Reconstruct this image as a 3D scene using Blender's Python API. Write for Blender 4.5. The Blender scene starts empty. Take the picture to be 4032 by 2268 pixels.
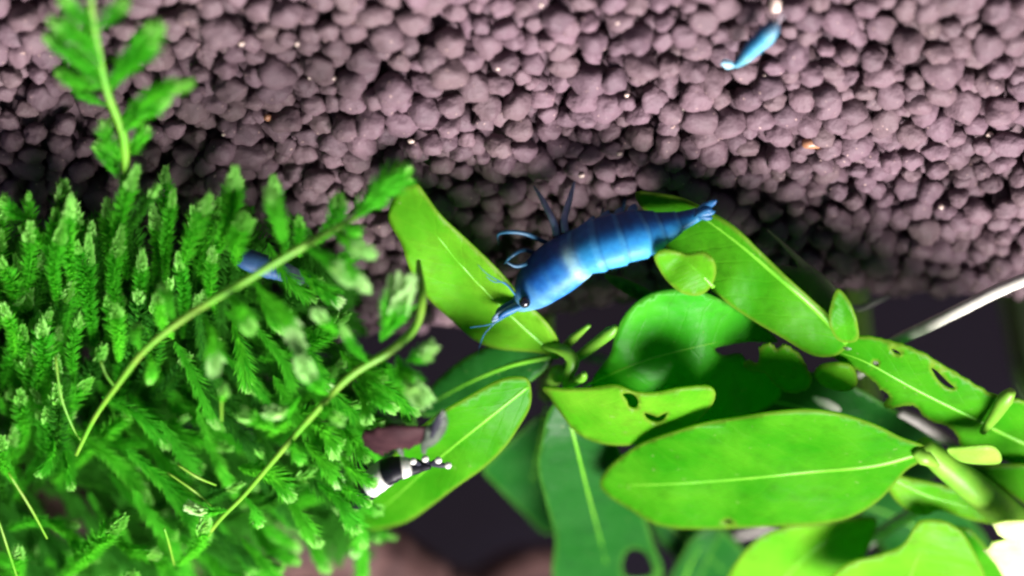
import bpy, math, random
from mathutils import Vector, Matrix, noise
from mathutils.geometry import delaunay_2d_cdt
import numpy as np

sc = bpy.context.scene
col = sc.collection
rnd = random.Random(7)

# ------------------------------------------------------------------ camera
# The phone was held upside down over the tank: the camera looks down at the
# substrate and is rolled by 180 degrees.  Metres throughout (frame = ~11 cm).
PITCH = math.radians(42)
CAM_D = 0.25
LENS, SENS = 85.0, 36.0
K = SENS / LENS
cam_loc = Vector((0, -CAM_D * math.cos(PITCH), CAM_D * math.sin(PITCH)))
cam_rot = Matrix.Rotation(math.pi / 2 - PITCH, 3, 'X') @ Matrix.Rotation(math.pi, 3, 'Z')
cd = bpy.data.cameras.new('camera')
cd.lens, cd.sensor_width = LENS, SENS
cd.clip_start, cd.clip_end = 0.005, 20
cd.dof.use_dof = True
cd.dof.focus_distance = 0.233
cd.dof.aperture_fstop = 10
cam = bpy.data.objects.new('camera', cd)
cam.matrix_world = Matrix.Translation(cam_loc) @ cam_rot.to_4x4()
col.objects.link(cam)
sc.camera = cam

# ------------------------------------------------------------------ light
w = bpy.data.worlds.new('World')
sc.world = w
w.use_nodes = True
w.node_tree.nodes['Background'].inputs[0].default_value = (0.55, 0.68, 1.0, 1)
w.node_tree.nodes['Background'].inputs[1].default_value = 0.17

def area(name, loc, target, sx, sy, power, color):
    ld = bpy.data.lights.new(name, 'AREA')
    ld.shape = 'RECTANGLE'
    ld.size, ld.size_y = sx, sy
    ld.energy = power
    ld.color = color
    o = bpy.data.objects.new(name, ld)
    o.location = loc
    o.rotation_euler = (Vector(target) - Vector(loc)).to_track_quat('-Z', 'Y').to_euler()
    col.objects.link(o)
    return o
# the LED bar over the tank, a little behind the plants and to one side
area('aquarium_lamp', (-0.11, 0.09, 0.35), (-0.01, 0.0, 0), 0.28, 0.20, 11.4, (1.0, 0.95, 0.94))

vs = sc.view_settings
vs.view_transform = 'Standard'
vs.look = 'None'
vs.exposure = 0
vs.gamma = 1
sc.render.engine = 'CYCLES'
sc.cycles.max_bounces = 8
sc.cycles.transparent_max_bounces = 8
sc.cycles.sample_clamp_indirect = 4
sc.cycles.use_denoising = True
sc.cycles.filter_width = 2.5

# ------------------------------------------------------------------ placing
HSC = 1.0
def H(px, py, h):
    """point at height h (mm) above the soil seen at photograph pixel px, py"""
    d = cam_rot @ Vector(((px - 2016) / 4032 * K, -(py - 1134) / 4032 * K, -1))
    t = (h * HSC * 0.001 - cam_loc.z) / d.z
    return cam_loc + d * t
def to_px(p):
    q = cam_rot.transposed() @ (p - cam_loc)
    return (q.x / -q.z / K * 4032 + 2016, -q.y / -q.z / K * 4032 + 1134)
MM = 0.001

def soil_z(x, y):
    z = 0.0016 * noise.noise(Vector((x * 45, y * 45, 3.1))) + 0.0010 * noise.noise(Vector((x * 110, y * 110, 9.0)))
    e = -0.001 + 0.004 * noise.noise(Vector((x * 30, 5.0, 0))) + 0.018 * max(0.0, min(1.0, (x - 0.016) / 0.02)) - 0.004 * max(0.0, min(1.0, (-x - 0.018) / 0.022))
    if y > e:
        d = y - e
        z -= d * min(1.25, d / 0.016)  # bed drops away so the added dark sheet shows in the gaps
    return max(z, -0.25)

def foot(p):
    p = Vector(p)
    return Vector((p.x, p.y, soil_z(p.x, p.y) - 0.003))

def catmull(pts, n, closed=False):
    pts = [np.array(p, float) for p in pts]
    N = len(pts)
    out = []
    segs = N if closed else N - 1
    for i in range(segs):
        if closed:
            p0, p1, p2, p3 = pts[i - 1], pts[i], pts[(i + 1) % N], pts[(i + 2) % N]
        else:
            p1, p2 = pts[i], pts[i + 1]
            p0 = pts[i - 1] if i > 0 else 2 * p1 - p2
            p3 = pts[i + 2] if i + 2 < N else 2 * p2 - p1
        for k in range(n):
            t = k / n
            out.append(0.5 * (2 * p1 + (p2 - p0) * t + (2 * p0 - 5 * p1 + 4 * p2 - p3) * t * t + (3 * p1 - p0 - 3 * p2 + p3) * t ** 3))
    if not closed:
        out.append(pts[-1])
    return out

def tag(o, label=None, cat=None, group=None, kind=None):
    if label: o['label'] = label
    if cat: o['category'] = cat
    if group: o['group'] = group
    if kind: o['kind'] = kind
    return o

def thing(name, loc, label, cat, group=None):
    o = bpy.data.objects.new(name, None)
    o.empty_display_size = 0.003
    o.location = loc
    col.objects.link(o)
    return tag(o, label, cat, group)

def root_of(o):
    v = Vector((0, 0, 0))
    while o is not None:
        v = v + o.location
        o = o.parent
    return v

def mesh(name, verts, faces, mat, parent=None, smooth=True):
    """verts in world metres; linked as one object (child of parent)"""
    me = bpy.data.meshes.new(name)
    off = root_of(parent) if parent is not None else Vector((0, 0, 0))
    me.from_pydata([(v[0] - off.x, v[1] - off.y, v[2] - off.z) for v in verts], [], faces)
    me.materials.append(mat)
    if smooth:
        me.polygons.foreach_set('use_smooth', [True] * len(me.polygons))
    o = bpy.data.objects.new(name, me)
    col.objects.link(o)
    if parent is not None:
        o.parent = parent
    return o

def tube_data(pts, radii, seg=8, flat=1.0, up=Vector((0, 0, 1))):
    pts = [Vector(p) for p in pts]
    n = len(pts)
    V, F = [], []
    for i, p in enumerate(pts):
        t = (pts[min(i + 1, n - 1)] - pts[max(i - 1, 0)])
        if t.length < 1e-9:
            t = Vector((0, 0, 1))
        t.normalize()
        a = t.cross(up)
        if a.length < 1e-4:
            a = t.cross(Vector((1, 0, 0)))
        a.normalize()
        b = a.cross(t)
        r = radii[i] if hasattr(radii, '__len__') else radii
        for k in range(seg):
            an = 2 * math.pi * k / seg
            V.append(p + a * (math.cos(an) * r) + b * (math.sin(an) * r * flat))
    for i in range(n - 1):
        for k in range(seg):
            F.append((i * seg + k, i * seg + (k + 1) % seg, (i + 1) * seg + (k + 1) % seg, (i + 1) * seg + k))
    F.append(tuple(reversed(range(seg))))
    F.append(tuple(range((n - 1) * seg, n * seg)))
    return V, F

def tube(name, pts, radii, mat, parent=None, seg=8, flat=1.0, smooth_n=0):
    if smooth_n:
        m = len(pts)
        pts = [Vector(p) for p in catmull(pts, smooth_n)]
        if hasattr(radii, '__len__'):
            radii = list(np.interp(np.linspace(0, m - 1, len(pts)), range(m), radii))
    V, F = tube_data(pts, radii, seg, flat)
    return mesh(name, V, F, mat, parent)

# ------------------------------------------------------------------ materials
class NT:
    def __init__(self, name):
        self.m = bpy.data.materials.new(name)
        self.m.use_nodes = True
        self.t = self.m.node_tree
        self.b = self.t.nodes['Principled BSDF']
        self.out = self.t.nodes['Material Output']
    def n(self, typ, **kw):
        nd = self.t.nodes.new(typ)
        for k, v in kw.items():
            setattr(nd, k, v)
        return nd
    def l(self, a, b):
        self.t.links.new(a, b)
    def ramp(self, fac, stops):
        r = self.n('ShaderNodeValToRGB')
        e = r.color_ramp.elements
        while len(e) < len(stops):
            e.new(0.5)
        for el, (p, c) in zip(e, stops):
            el.position = p
            el.color = (*c, 1) if len(c) == 3 else c
        self.l(fac, r.inputs[0])
        return r.outputs[0]
    def mix(self, fac, a, b, mode='MIX'):
        m = self.n('ShaderNodeMix', data_type='RGBA', blend_type=mode)
        for s, v in ((m.inputs[0], fac), (m.inputs[6], a), (m.inputs[7], b)):
            if isinstance(v, (int, float)):
                s.default_value = v
            elif isinstance(v, tuple):
                s.default_value = (*v, 1)
            else:
                self.l(v, s)
        return m.outputs[2]
    def math(self, op, a, b=0.0, clamp=False):
        m = self.n('ShaderNodeMath', operation=op, use_clamp=clamp)
        for s, v in ((m.inputs[0], a), (m.inputs[1], b)):
            if isinstance(v, (int, float)):
                s.default_value = v
            else:
                self.l(v, s)
        return m.outputs[0]
    def noise(self, scale, detail=3, rough=0.55, vec=None):
        t = self.n('ShaderNodeTexNoise')
        t.inputs['Scale'].default_value = scale
        t.inputs['Detail'].default_value = detail
        t.inputs['Roughness'].default_value = rough
        if vec is not None:
            self.l(vec, t.inputs['Vector'])
        return t.outputs[0]
    def pos(self):
        return self.n('ShaderNodeNewGeometry').outputs['Position']
    def attr(self, name):
        a = self.n('ShaderNodeAttribute', attribute_name=name)
        return a
    def bump(self, h, strength, dist):
        b = self.n('ShaderNodeBump')
        b.inputs['Strength'].default_value = strength
        b.inputs['Distance'].default_value = dist
        self.l(h, b.inputs['Height'])
        return b.outputs[0]
    def set(self, **kw):
        for k, v in kw.items():
            self.b.inputs[k.replace('_', ' ')].default_value = v

def translucent(nt, color, fac, normal=None, tint=(1, 1, 1)):
    tr = nt.n('ShaderNodeBsdfTranslucent')
    c = nt.mix(1.0, color, tint, 'MULTIPLY')
    nt.l(c, tr.inputs[0])
    if normal is not None:
        nt.l(normal, tr.inputs['Normal'])
    mx = nt.n('ShaderNodeMixShader')
    if isinstance(fac, (int, float)):
        mx.inputs[0].default_value = fac
    else:
        nt.l(fac, mx.inputs[0])
    nt.l(nt.b.outputs[0], mx.inputs[1])
    nt.l(tr.outputs[0], mx.inputs[2])
    nt.l(mx.outputs[0], nt.out.inputs[0])

def soil_material(name, dark=1.0):
    nt = NT(name)
    p = nt.pos()
    g = nt.n('ShaderNodeNewGeometry')
    oi = nt.n('ShaderNodeObjectInfo')
    r = nt.math('FRACT', nt.math('ADD', g.outputs['Random Per Island'], oi.outputs['Random']))
    base = nt.ramp(r, [(0.0, (0.060, 0.038, 0.049)), (0.3, (0.082, 0.050, 0.064)), (0.6, (0.099, 0.060, 0.077)),
                       (0.85, (0.084, 0.056, 0.059)), (1.0, (0.119, 0.071, 0.090))])
    mott = nt.noise(1100, 4, 0.62, p)
    c = nt.mix(nt.math('MULTIPLY', mott, 0.55), base, (0.151, 0.092, 0.115))
    big = nt.noise(70, 2, 0.5, p)
    c = nt.mix(nt.ramp(big, [(0.38, (0, 0, 0)), (0.66, (0.5, 0.5, 0.5))]), c, (0.067, 0.046, 0.045))
    spk = nt.noise(2600, 2, 0.5, p)
    c = nt.mix(nt.ramp(spk, [(0.71, (0, 0, 0)), (0.75, (0.8, 0.8, 0.8))]), c, (0.42, 0.29, 0.25))
    nt.l(c, nt.b.inputs['Base Color'])
    h = nt.math('ADD', nt.math('MULTIPLY', mott, 0.7), nt.math('MULTIPLY', nt.noise(2400, 3, 0.6, p), 0.4))
    nt.l(nt.bump(h, 0.55, 0.0005), nt.b.inputs['Normal'])
    nt.set(Roughness=0.62)
    nt.b.inputs['Specular IOR Level'].default_value = 0.22
    return nt.m
M_SOIL = soil_material('aqua_soil')

def leaf_material(name, c0, c1, trans=0.62, spot=0.35, margin=(0.20, 0.30, 0.03)):
    nt = NT(name)
    p = nt.pos()
    oi = nt.n('ShaderNodeObjectInfo')
    s = nt.attr('leaf_s').outputs['Fac']
    n_ = nt.attr('leaf_n').outputs['Fac']
    ed = nt.attr('leaf_edge').outputs['Fac']
    c = nt.mix(oi.outputs['Random'], c0, c1)
    cloud = nt.noise(160, 3, 0.55, p)
    c = nt.mix(nt.ramp(cloud, [(0.35, (0, 0, 0)), (0.7, (0.8, 0.8, 0.8))]), c, tuple(x * y for x, y in zip(c1, (1.8, 1.15, 1.7))))
    # side veins running forward from the midrib
    an = nt.math('ABSOLUTE', n_)
    ph = nt.math('ADD', nt.math('MULTIPLY', s, 9.0), nt.math('MULTIPLY', an, -2.6))
    ph = nt.math('ADD', ph, nt.math('MULTIPLY', nt.noise(220, 2, 0.5, p), 0.9))
    fr = nt.math('ABSOLUTE', nt.math('SUBTRACT', nt.math('FRACT', ph), 0.5))
    vein = nt.ramp(fr, [(0.0, (1, 1, 1)), (0.10, (0, 0, 0))])
    vf = nt.math('MULTIPLY', vein, 0.09)
    c = nt.mix(vf, c, tuple(x * y for x, y in zip(c1, (2.4, 1.35, 2.0))))
    # algae film and bruises
    film = nt.noise(420, 4, 0.65, p)
    c = nt.mix(nt.ramp(film, [(0.52, (0, 0, 0)), (0.72, (0.5, 0.5, 0.5))]), c, tuple(x * y for x, y in zip(c0, (1.3, 0.72, 1.5))))
    # pale specks and thin pale margin
    spk = nt.noise(1300, 2, 0.5, p)
    c = nt.mix(nt.math('MULTIPLY', nt.ramp(spk, [(0.70, (0, 0, 0)), (0.76, (1, 1, 1))]), spot), c, (0.30, 0.36, 0.13))
    c = nt.mix(nt.ramp(ed, [(0.0, (0.75, 0.75, 0.75)), (0.55, (0, 0, 0))]), c, margin)
    nt.l(c, nt.b.inputs['Base Color'])
    hh = nt.math('ADD', nt.math('MULTIPLY', cloud, 1.0), nt.math('MULTIPLY', vein, -0.03))
    bm = nt.bump(hh, 0.5, 0.0012)
    nt.l(bm, nt.b.inputs['Normal'])
    nt.set(Roughness=0.38)
    nt.b.inputs['Specular IOR Level'].default_value = 0.12
    translucent(nt, c, trans, None, (1.35, 1.4, 0.9))
    return nt.m
M_LEAF = leaf_material('bright_leaf', (0.030, 0.260, 0.004), (0.050, 0.310, 0.007))
M_LEAF_Y = leaf_material('young_leaf', (0.075, 0.350, 0.008), (0.105, 0.39, 0.014))
M_LEAF_D = leaf_material('shaded_leaf', (0.006, 0.066, 0.007), (0.010, 0.088, 0.010), 0.40, 0.2, (0.06, 0.2, 0.02))  # leaf green darkened to stand in for shade on these leaves
M_LEAF_M = leaf_material('mid_leaf', (0.024, 0.290, 0.006), (0.034, 0.320, 0.010), 0.5, 0.2, (0.06, 0.22, 0.02))
M_LEAF_P = leaf_material('pale_leaf', (0.34, 0.56, 0.20), (0.42, 0.62, 0.27), 0.35, 0.2, (0.6, 0.7, 0.25))  # overexposed look painted in as a near-white base colour
M_LEAF_B = leaf_material('blanched_leaf', (0.12, 0.36, 0.02), (0.17, 0.40, 0.04), 0.35, 0.2, (0.2, 0.4, 0.05))
M_GHOST = leaf_material('decayed_leaf', (0.085, 0.115, 0.062), (0.10, 0.125, 0.075), 0.5, 0.2, (0.13, 0.15, 0.09))

def plain(name, c0, c1, scale=400, rough=0.5, trans=0.0, spec=0.3, bump=0.3, bdist=0.0002, tint=(1, 1, 1)):
    nt = NT(name)
    p = nt.pos()
    n1 = nt.noise(scale, 4, 0.6, p)
    c = nt.mix(nt.ramp(n1, [(0.3, (0, 0, 0)), (0.7, (1, 1, 1))]), c0, c1)
    nt.l(c, nt.b.inputs['Base Color'])
    if bump:
        nt.l(nt.bump(n1, bump, bdist), nt.b.inputs['Normal'])
    nt.set(Roughness=rough)
    nt.b.inputs['Specular IOR Level'].default_value = spec
    if trans:
        translucent(nt, c, trans, None, tint)
    return nt.m
M_RIB = plain('midrib_green', (0.085, 0.34, 0.014), (0.15, 0.40, 0.03), 300, 0.35, 0.25)
M_STEM = plain('stem_green', (0.085, 0.26, 0.018), (0.16, 0.33, 0.03), 300, 0.4, 0.25)
M_STEM_DARK = plain('dark_stem', (0.018, 0.045, 0.012), (0.035, 0.07, 0.016), 300, 0.5)  # stem green darkened to sink into the dark gaps behind
M_ROOT = plain('pale_root', (0.27, 0.26, 0.22), (0.40, 0.38, 0.34), 500, 0.6)
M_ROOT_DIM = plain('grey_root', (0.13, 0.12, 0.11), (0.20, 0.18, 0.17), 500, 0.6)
M_CRUMB = plain('pale_crumb', (0.45, 0.33, 0.28), (0.65, 0.52, 0.45), 1500, 0.3, spec=0.6)
M_FOOD = plain('orange_crumb', (0.20, 0.085, 0.045), (0.32, 0.15, 0.08), 900, 0.4, spec=0.5)
M_BACK = plain('dark_backdrop', (0.022, 0.018, 0.024), (0.030, 0.026, 0.042), 20, 0.6, spec=0.1, bump=0)
M_WOOD = plain('driftwood', (0.022, 0.009, 0.009), (0.062, 0.030, 0.026), 260, 0.65, bump=0.6, bdist=0.0008)
M_LITTER = plain('brown_litter', (0.055, 0.022, 0.026), (0.15, 0.085, 0.07), 130, 0.6)
M_SCRAP = plain('brown_scrap', (0.016, 0.006, 0.008), (0.034, 0.014, 0.016), 600, 0.6, spec=0.08)
M_SCRAP_G = plain('grey_scrap_edge', (0.05, 0.065, 0.05), (0.12, 0.14, 0.11), 500, 0.4, 0.3)

def moss_material(name, c0, c1, trans=0.5):
    nt = NT(name)
    p = nt.pos()
    oi = nt.n('ShaderNodeObjectInfo')
    g = nt.n('ShaderNodeNewGeometry')
    r = nt.math('FRACT', nt.math('ADD', oi.outputs['Random'], nt.math('MULTIPLY', g.outputs['Random Per Island'], 0.35)))
    c = nt.mix(r, c0, c1)
    nt.l(c, nt.b.inputs['Base Color'])
    nt.set(Roughness=0.75)
    nt.b.inputs['Specular IOR Level'].default_value = 0.06
    translucent(nt, c, trans, None, (1.2, 1.2, 0.9))
    return nt.m
M_MOSS = moss_material('moss_green', (0.055, 0.40, 0.020), (0.115, 0.52, 0.030), 0.62)
M_MOSS_DARK = moss_material('moss_dark', (0.020, 0.14, 0.012), (0.042, 0.22, 0.016), 0.6)  # darker green for the low mass and some filler fronds
M_MOSS_TIP = moss_material('moss_tip', (0.17, 0.52, 0.06), (0.30, 0.60, 0.16))  # tip greens: pale new growth, lightened further to look lit
M_MOSS_PALE = moss_material('moss_tip_pale', (0.28, 0.56, 0.17), (0.46, 0.66, 0.32))
M_MSTEM = plain('moss_stem', (0.070, 0.30, 0.012), (0.17, 0.30, 0.03), 250, 0.45, 0.2, bump=0.2)

# ------------------------------------------------------------------ substrate
def ground_sheet():
    xs = np.concatenate([[-0.45, -0.3, -0.2, -0.13], np.linspace(-0.09, 0.09, 91), [0.13, 0.2, 0.3, 0.45]])
    ys = np.concatenate([[-0.3, -0.2, -0.12], np.linspace(-0.07, 0.09, 81), [0.12, 0.2, 0.3, 0.5]])
    V = [(x, y, soil_z(x, y) - 0.0024) for y in ys for x in xs]
    nx = len(xs)
    F = [(j * nx + i, j * nx + i + 1, (j + 1) * nx + i + 1, (j + 1) * nx + i) for j in range(len(ys) - 1) for i in range(nx - 1)]
    o = mesh('substrate', V, F, M_SOIL)
    return tag(o, 'dark mauve brown aquarium soil bed of rounded grains', None, None, 'structure')
SOIL = ground_sheet()

def ico(sub):
    import bmesh
    bm = bmesh.new()
    bmesh.ops.create_icosphere(bm, subdivisions=sub, radius=1)
    V = [v.co.copy() for v in bm.verts]
    F = [tuple(v.index for v in f.verts) for f in bm.faces]
    bm.free()
    return V, F
ICO2, ICO3 = ico(2), ico(3)

def grain_shape(seed, base=ICO3):
    V, F = base
    o = Vector((seed * 7.3, seed * 3.1, seed * 1.7))
    out = []
    for v in V:
        k = 1 + 0.30 * noise.noise(v * 1.0 + o) + 0.20 * noise.noise(v * 2.1 + o) + 0.07 * noise.noise(v * 5.5 + o)
        # slightly faceted lumps
        q = v * k
        for fx in range(3):
            d = Vector((noise.noise(o + Vector((fx, 0, 0.5))), noise.noise(o + Vector((0, fx, 1.5))), noise.noise(o + Vector((0.5, 0, fx))))).normalized()
            e = q.dot(d) - 0.80
            if e > 0:
                q = q - d * e * 0.75
        out.append(q)
    return out, F
GR_FINE = [grain_shape(i + 1) for i in range(10)]
GR_ROUGH = [grain_shape(i + 1, ICO2) for i in range(10)]
GR_ME = []
for i, (V, F) in enumerate(GR_FINE):
    me = bpy.data.meshes.new('soil_grain')
    me.from_pydata([tuple(v) for v in V], [], F)
    me.materials.append(M_SOIL)
    me.polygons.foreach_set('use_smooth', [True] * len(me.polygons))
    GR_ME.append(me)

def poisson(x0, x1, y0, y1, r, seed, tries=24):
    rg = random.Random(seed)
    cell = r / 1.4142
    grid = {}
    pts, act = [], []
    def ok(p):
        gx, gy = int(p[0] / cell // 1), int(p[1] / cell // 1)
        for i in range(-2, 3):
            for j in range(-2, 3):
                for q in grid.get((gx + i, gy + j), ()):
                    if (q[0] - p[0]) ** 2 + (q[1] - p[1]) ** 2 < (r * q[2]) ** 2:
                        return False
        return True
    def add(p):
        q = (p[0], p[1], rg.uniform(0.66, 1.22))
        grid.setdefault((int(p[0] / cell // 1), int(p[1] / cell // 1)), []).append(q)
        pts.append(q)
        act.append(q)
    add(((x0 + x1) / 2, (y0 + y1) / 2))
    while act:
        k = rg.randrange(len(act))
        a = act[k]
        for _ in range(tries):
            an, d = rg.uniform(0, 6.283), r * rg.uniform(1.0, 1.6)
            p = (a[0] + d * math.cos(an), a[1] + d * math.sin(an))
            if x0 < p[0] < x1 and y0 < p[1] < y1 and ok(p):
                add(p)
                break
        else:
            act.pop(k)
    return pts

grains = []
gr = random.Random(11)
for layer, (sp, dz, sd) in enumerate([(2.05 * MM, 0.0, 3), (2.3 * MM, -1.5 * MM, 5)]):
    for (x, y, q) in poisson(-0.080, 0.080, -0.058, 0.078, sp, sd):
        r = 1.30 * MM * q * gr.uniform(0.85, 1.15)
        z = soil_z(x, y) + dz + gr.uniform(-0.65, 0.8) * MM
        sx, sy, sz = r * gr.uniform(0.85, 1.32), r * gr.uniform(0.85, 1.2), r * gr.uniform(0.75, 1.1)
        m = Matrix.Translation((x, y, z)) @ Matrix.Rotation(gr.uniform(0, 6.28), 4, 'Z') @ Matrix.Rotation(gr.uniform(-0.6, 0.6), 4, 'X') @ Matrix.Diagonal((sx, sy, sz, 1))
        grains.append((layer, x, y, z, m, gr.randrange(10)))
vis = []
for i, g in enumerate(grains):
    px, py = to_px(Vector((g[1], g[2], g[3])))
    if g[0] == 0 and -20 < px < 4050 and -20 < py < 1000:
        # what the plants hide counts less
        edge = 700 if px < 1500 else (760 if px < 2500 else 900)
        vis.append((py + (400 if py > edge else 0), i))
vis.sort()
single = set(i for _, i in vis[:298])
SV, SF = [], []
for i, (layer, x, y, z, m, k) in enumerate(grains):
    if i in single:
        o = bpy.data.objects.new('soil_grain', GR_ME[k])
        col.objects.link(o)
        o.parent = SOIL
        o.matrix_local = m
    else:
        px, py = to_px(Vector((x, y, z)))
        fine = layer == 0 and -60 < px < 4090 and -60 < py < 1300
        V, F = GR_FINE[k] if fine else GR_ROUGH[k]
        b = len(SV)
        SV.extend([m @ v for v in V])
        SF.extend([(f[0] + b, f[1] + b, f[2] + b) for f in F])
go = mesh('soil_grains', SV, SF, M_SOIL, SOIL)
go['kind'] = 'stuff'

# added dark sheet for the deep shade behind the plants
def shade_backdrop():
    V, F = [], []
    xs, zs = np.linspace(-0.3, 0.3, 13), np.linspace(-0.30, 0.30, 9)
    for yy in (0.125, 0.131):
        V += [(x, yy, z) for z in zs for x in xs]
    n = len(xs)
    m = n * len(zs)
    for j in range(len(zs) - 1):
        for i in range(n - 1):
            q = (j * n + i, j * n + i + 1, (j + 1) * n + i + 1, (j + 1) * n + i)
            F.append(q)
            F.append(tuple(reversed([k + m for k in q])))
    o = mesh('shade_backdrop', V, F, M_BACK)
    tag(o, 'dark navy sheet added behind the plants for deep shade', None, None, 'structure')
shade_backdrop()

# ------------------------------------------------------------------ leaves
def inside(p, poly):
    x, y = p
    c = False
    n = len(poly)
    j = n - 1
    for i in range(n):
        xi, yi = poly[i]
        xj, yj = poly[j]
        if (yi > y) != (yj > y) and x < (xj - xi) * (y - yi) / (yj - yi) + xi:
            c = not c
        j = i
    return c

def seg_dist(P, poly, closed=True):
    """distance of every P (n,2) to a polyline, with the index parameter of the nearest point"""
    A = np.array(poly, float)
    B = np.roll(A, -1, 0) if closed else A[1:]
    if not closed:
        A = A[:-1]
    d = B - A
    L = (d ** 2).sum(1) + 1e-9
    t = np.clip(((P[:, None, :] - A[None]) * d[None]).sum(2) / L[None], 0, 1)
    Q = A[None] + t[:, :, None] * d[None]
    D = np.sqrt(((P[:, None, :] - Q) ** 2).sum(2))
    k = D.argmin(1)
    r = np.arange(len(P))
    sg = np.sign(d[k, 0] * (P[:, 1] - A[k, 1]) - d[k, 1] * (P[:, 0] - A[k, 0]))
    return D[r, k], k + t[r, k], sg

def leaf(parent, outline, mid, mat=M_LEAF, tilt=0.0, fold=0.12, holes=(), smooth=True, wave=0.5, rib=11, rib_mat=None,
         name='leaf', label=None, jag=0.0, thick=0.22, seed=0, rib_to=0.93, curl=0.0):
    """outline and holes in photograph pixels, mid = [(px, py, height mm)] from base to tip"""
    rg = random.Random(seed + len(outline) * 31)
    out = [tuple(p) for p in (catmull(outline, 6, True) if smooth else outline)]
    if jag:
        o2 = []
        for p in out:
            o2.append((p[0] + rg.uniform(-jag, jag), p[1] + rg.uniform(-jag, jag)))
        out = o2
    hs = [[tuple(p) for p in catmull(h, 4, True)] for h in holes]
    mm = catmull(mid, 8)
    m2 = np.array([p[:2] for p in mm])
    mh = np.array([p[2] for p in mm])
    arc = np.concatenate([[0], np.cumsum(np.sqrt(((m2[1:] - m2[:-1]) ** 2).sum(1)))])
    arc /= arc[-1]
    V2, E = [], []
    for ring in [out] + hs:
        b = len(V2)
        V2.extend(ring)
        E.extend([(b + i, b + (i + 1) % len(ring)) for i in range(len(ring))])
    xs = [p[0] for p in out]
    ys = [p[1] for p in out]
    G = np.array([(x + (14 if j % 2 else 0), y) for j, y in enumerate(np.arange(min(ys), max(ys), 24)) for x in np.arange(min(xs), max(xs), 28)])
    d, _, _ = seg_dist(G, out)
    keep = [tuple(p) for p, dd in zip(G, d) if dd > 9 and inside(p, out)]
    # a ring just inside the edge
    c = np.mean(np.array(out), 0)
    V2.extend(keep)
    vo, eo, fo, _, _, _ = delaunay_2d_cdt([Vector(p) for p in V2], E, [], 0, 0.01)
    F = []
    for f in fo:
        q = (sum(vo[i].x for i in f) / 3, sum(vo[i].y for i in f) / 3)
        if inside(q, out) and not any(inside(q, h) for h in hs):
            F.append(tuple(f))
    P = np.array([(v.x, v.y) for v in vo])
    D, k, sg = seg_dist(P, [tuple(p) for p in m2], False)
    S = np.interp(k, np.arange(len(arc)), arc)
    Hm = np.interp(k, np.arange(len(mh)), mh)
    nmax = max(D.max(), 1)
    De = seg_dist(P, out)[0]
    for h in hs:
        De = np.minimum(De, seg_dist(P, h)[0])
    n = D * sg
    hh = Hm + (tilt * n + fold * D) * 0.026 - curl * (D / nmax) ** 2
    for i in range(len(P)):
        hh[i] += wave * noise.noise(Vector((P[i, 0] / 190, P[i, 1] / 190, seed * 3.3 + 1)))
        hh[i] += wave * 0.35 * math.sin(S[i] * 19 + seed) * (D[i] / nmax) ** 2
    W = [H(P[i, 0], P[i, 1], hh[i]) for i in range(len(P))]
    o = mesh(name, W, F, mat, parent)
    # face the lamp
    me = o.data
    me.update()
    up = sum(p.normal.z * p.area for p in me.polygons)
    if up < 0:
        me.flip_normals()
    for an, val in (('leaf_s', S), ('leaf_n', n / nmax), ('leaf_edge', np.clip(De / 26, 0, 1))):
        a = me.attributes.new(an, 'FLOAT', 'POINT')
        a.data.foreach_set('value', np.array(val, np.float32))
    md = o.modifiers.new('thickness', 'SOLIDIFY')
    md.thickness = thick * MM
    md.offset = -0.5
    if label:
        o['label'] = label
    if rib:
        N = len(mm)
        e = max(3, int(N * rib_to))
        pts, rr = [], []
        for i in range(e):
            f = i / (N - 1)
            # the rib sits on the leaf surface
            px, py = mm[i][0], mm[i][1]
            h = mm[i][2] + wave * noise.noise(Vector((px / 190, py / 190, seed * 3.3 + 1)))
            pts.append(H(px, py, h + 0.02))
            rr.append(rib * 0.026 * MM * (1.0 - 0.8 * f))
        R = tube_data(pts, rr, 8, 0.75)
        ro = mesh('midrib', R[0], R[1], rib_mat or M_RIB, o)
    return o

# --- plant with its leaves spread round a node on a short curved stem
nodeA = H(2190, 1410, 11)
pA = thing('stem_plant', foot(H(2150, 1520, 2)),
           'green stem plant with leaves spreading from a yellowish node below the large blue shrimp', 'plant', None)
leaf(pA, [(1528, 850), (1545, 790), (1590, 742), (1640, 728), (1668, 760), (1735, 850), (1830, 940), (1960, 1065), (2060, 1180), (2150, 1270), (2200, 1350), (2195, 1395),
          (2100, 1385), (1960, 1372), (1870, 1338), (1780, 1262), (1700, 1190), (1640, 1120), (1605, 1040), (1580, 960), (1540, 890)],
     [(2190, 1400, 11.5), (2040, 1270, 10.5), (1850, 1080, 9.5), (1700, 900, 8.5), (1605, 760, 7)], M_LEAF_Y, tilt=0.25, fold=0.22, wave=0.7, rib=10, seed=1,
     label='broad bright yellow green leaf under the shrimp head')
leaf(pA, [(2190, 1380), (2060, 1335), (1930, 1360), (1800, 1430), (1700, 1520), (1640, 1610), (1700, 1640), (1820, 1600), (1980, 1560), (2120, 1480)],
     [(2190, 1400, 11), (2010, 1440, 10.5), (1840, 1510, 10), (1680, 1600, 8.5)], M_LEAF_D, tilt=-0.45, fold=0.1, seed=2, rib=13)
leaf(pA, [(2085, 1505), (2040, 1485), (1960, 1500), (1850, 1560), (1720, 1635), (1600, 1740), (1500, 1850), (1420, 1960), (1380, 2060), (1410, 2090), (1480, 2085), (1600, 2055),
          (1700, 1990), (1800, 1915), (1900, 1845), (1985, 1765), (2050, 1670), (2090, 1590)],
     [(2080, 1520, 17), (1930, 1640, 18.5), (1720, 1810, 18.5), (1540, 1970, 16.5), (1410, 2070, 14)], M_LEAF, tilt=-0.12, fold=0.12, seed=3, rib=10,
     label='long leaf carrying the black and white banded shrimp')
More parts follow.
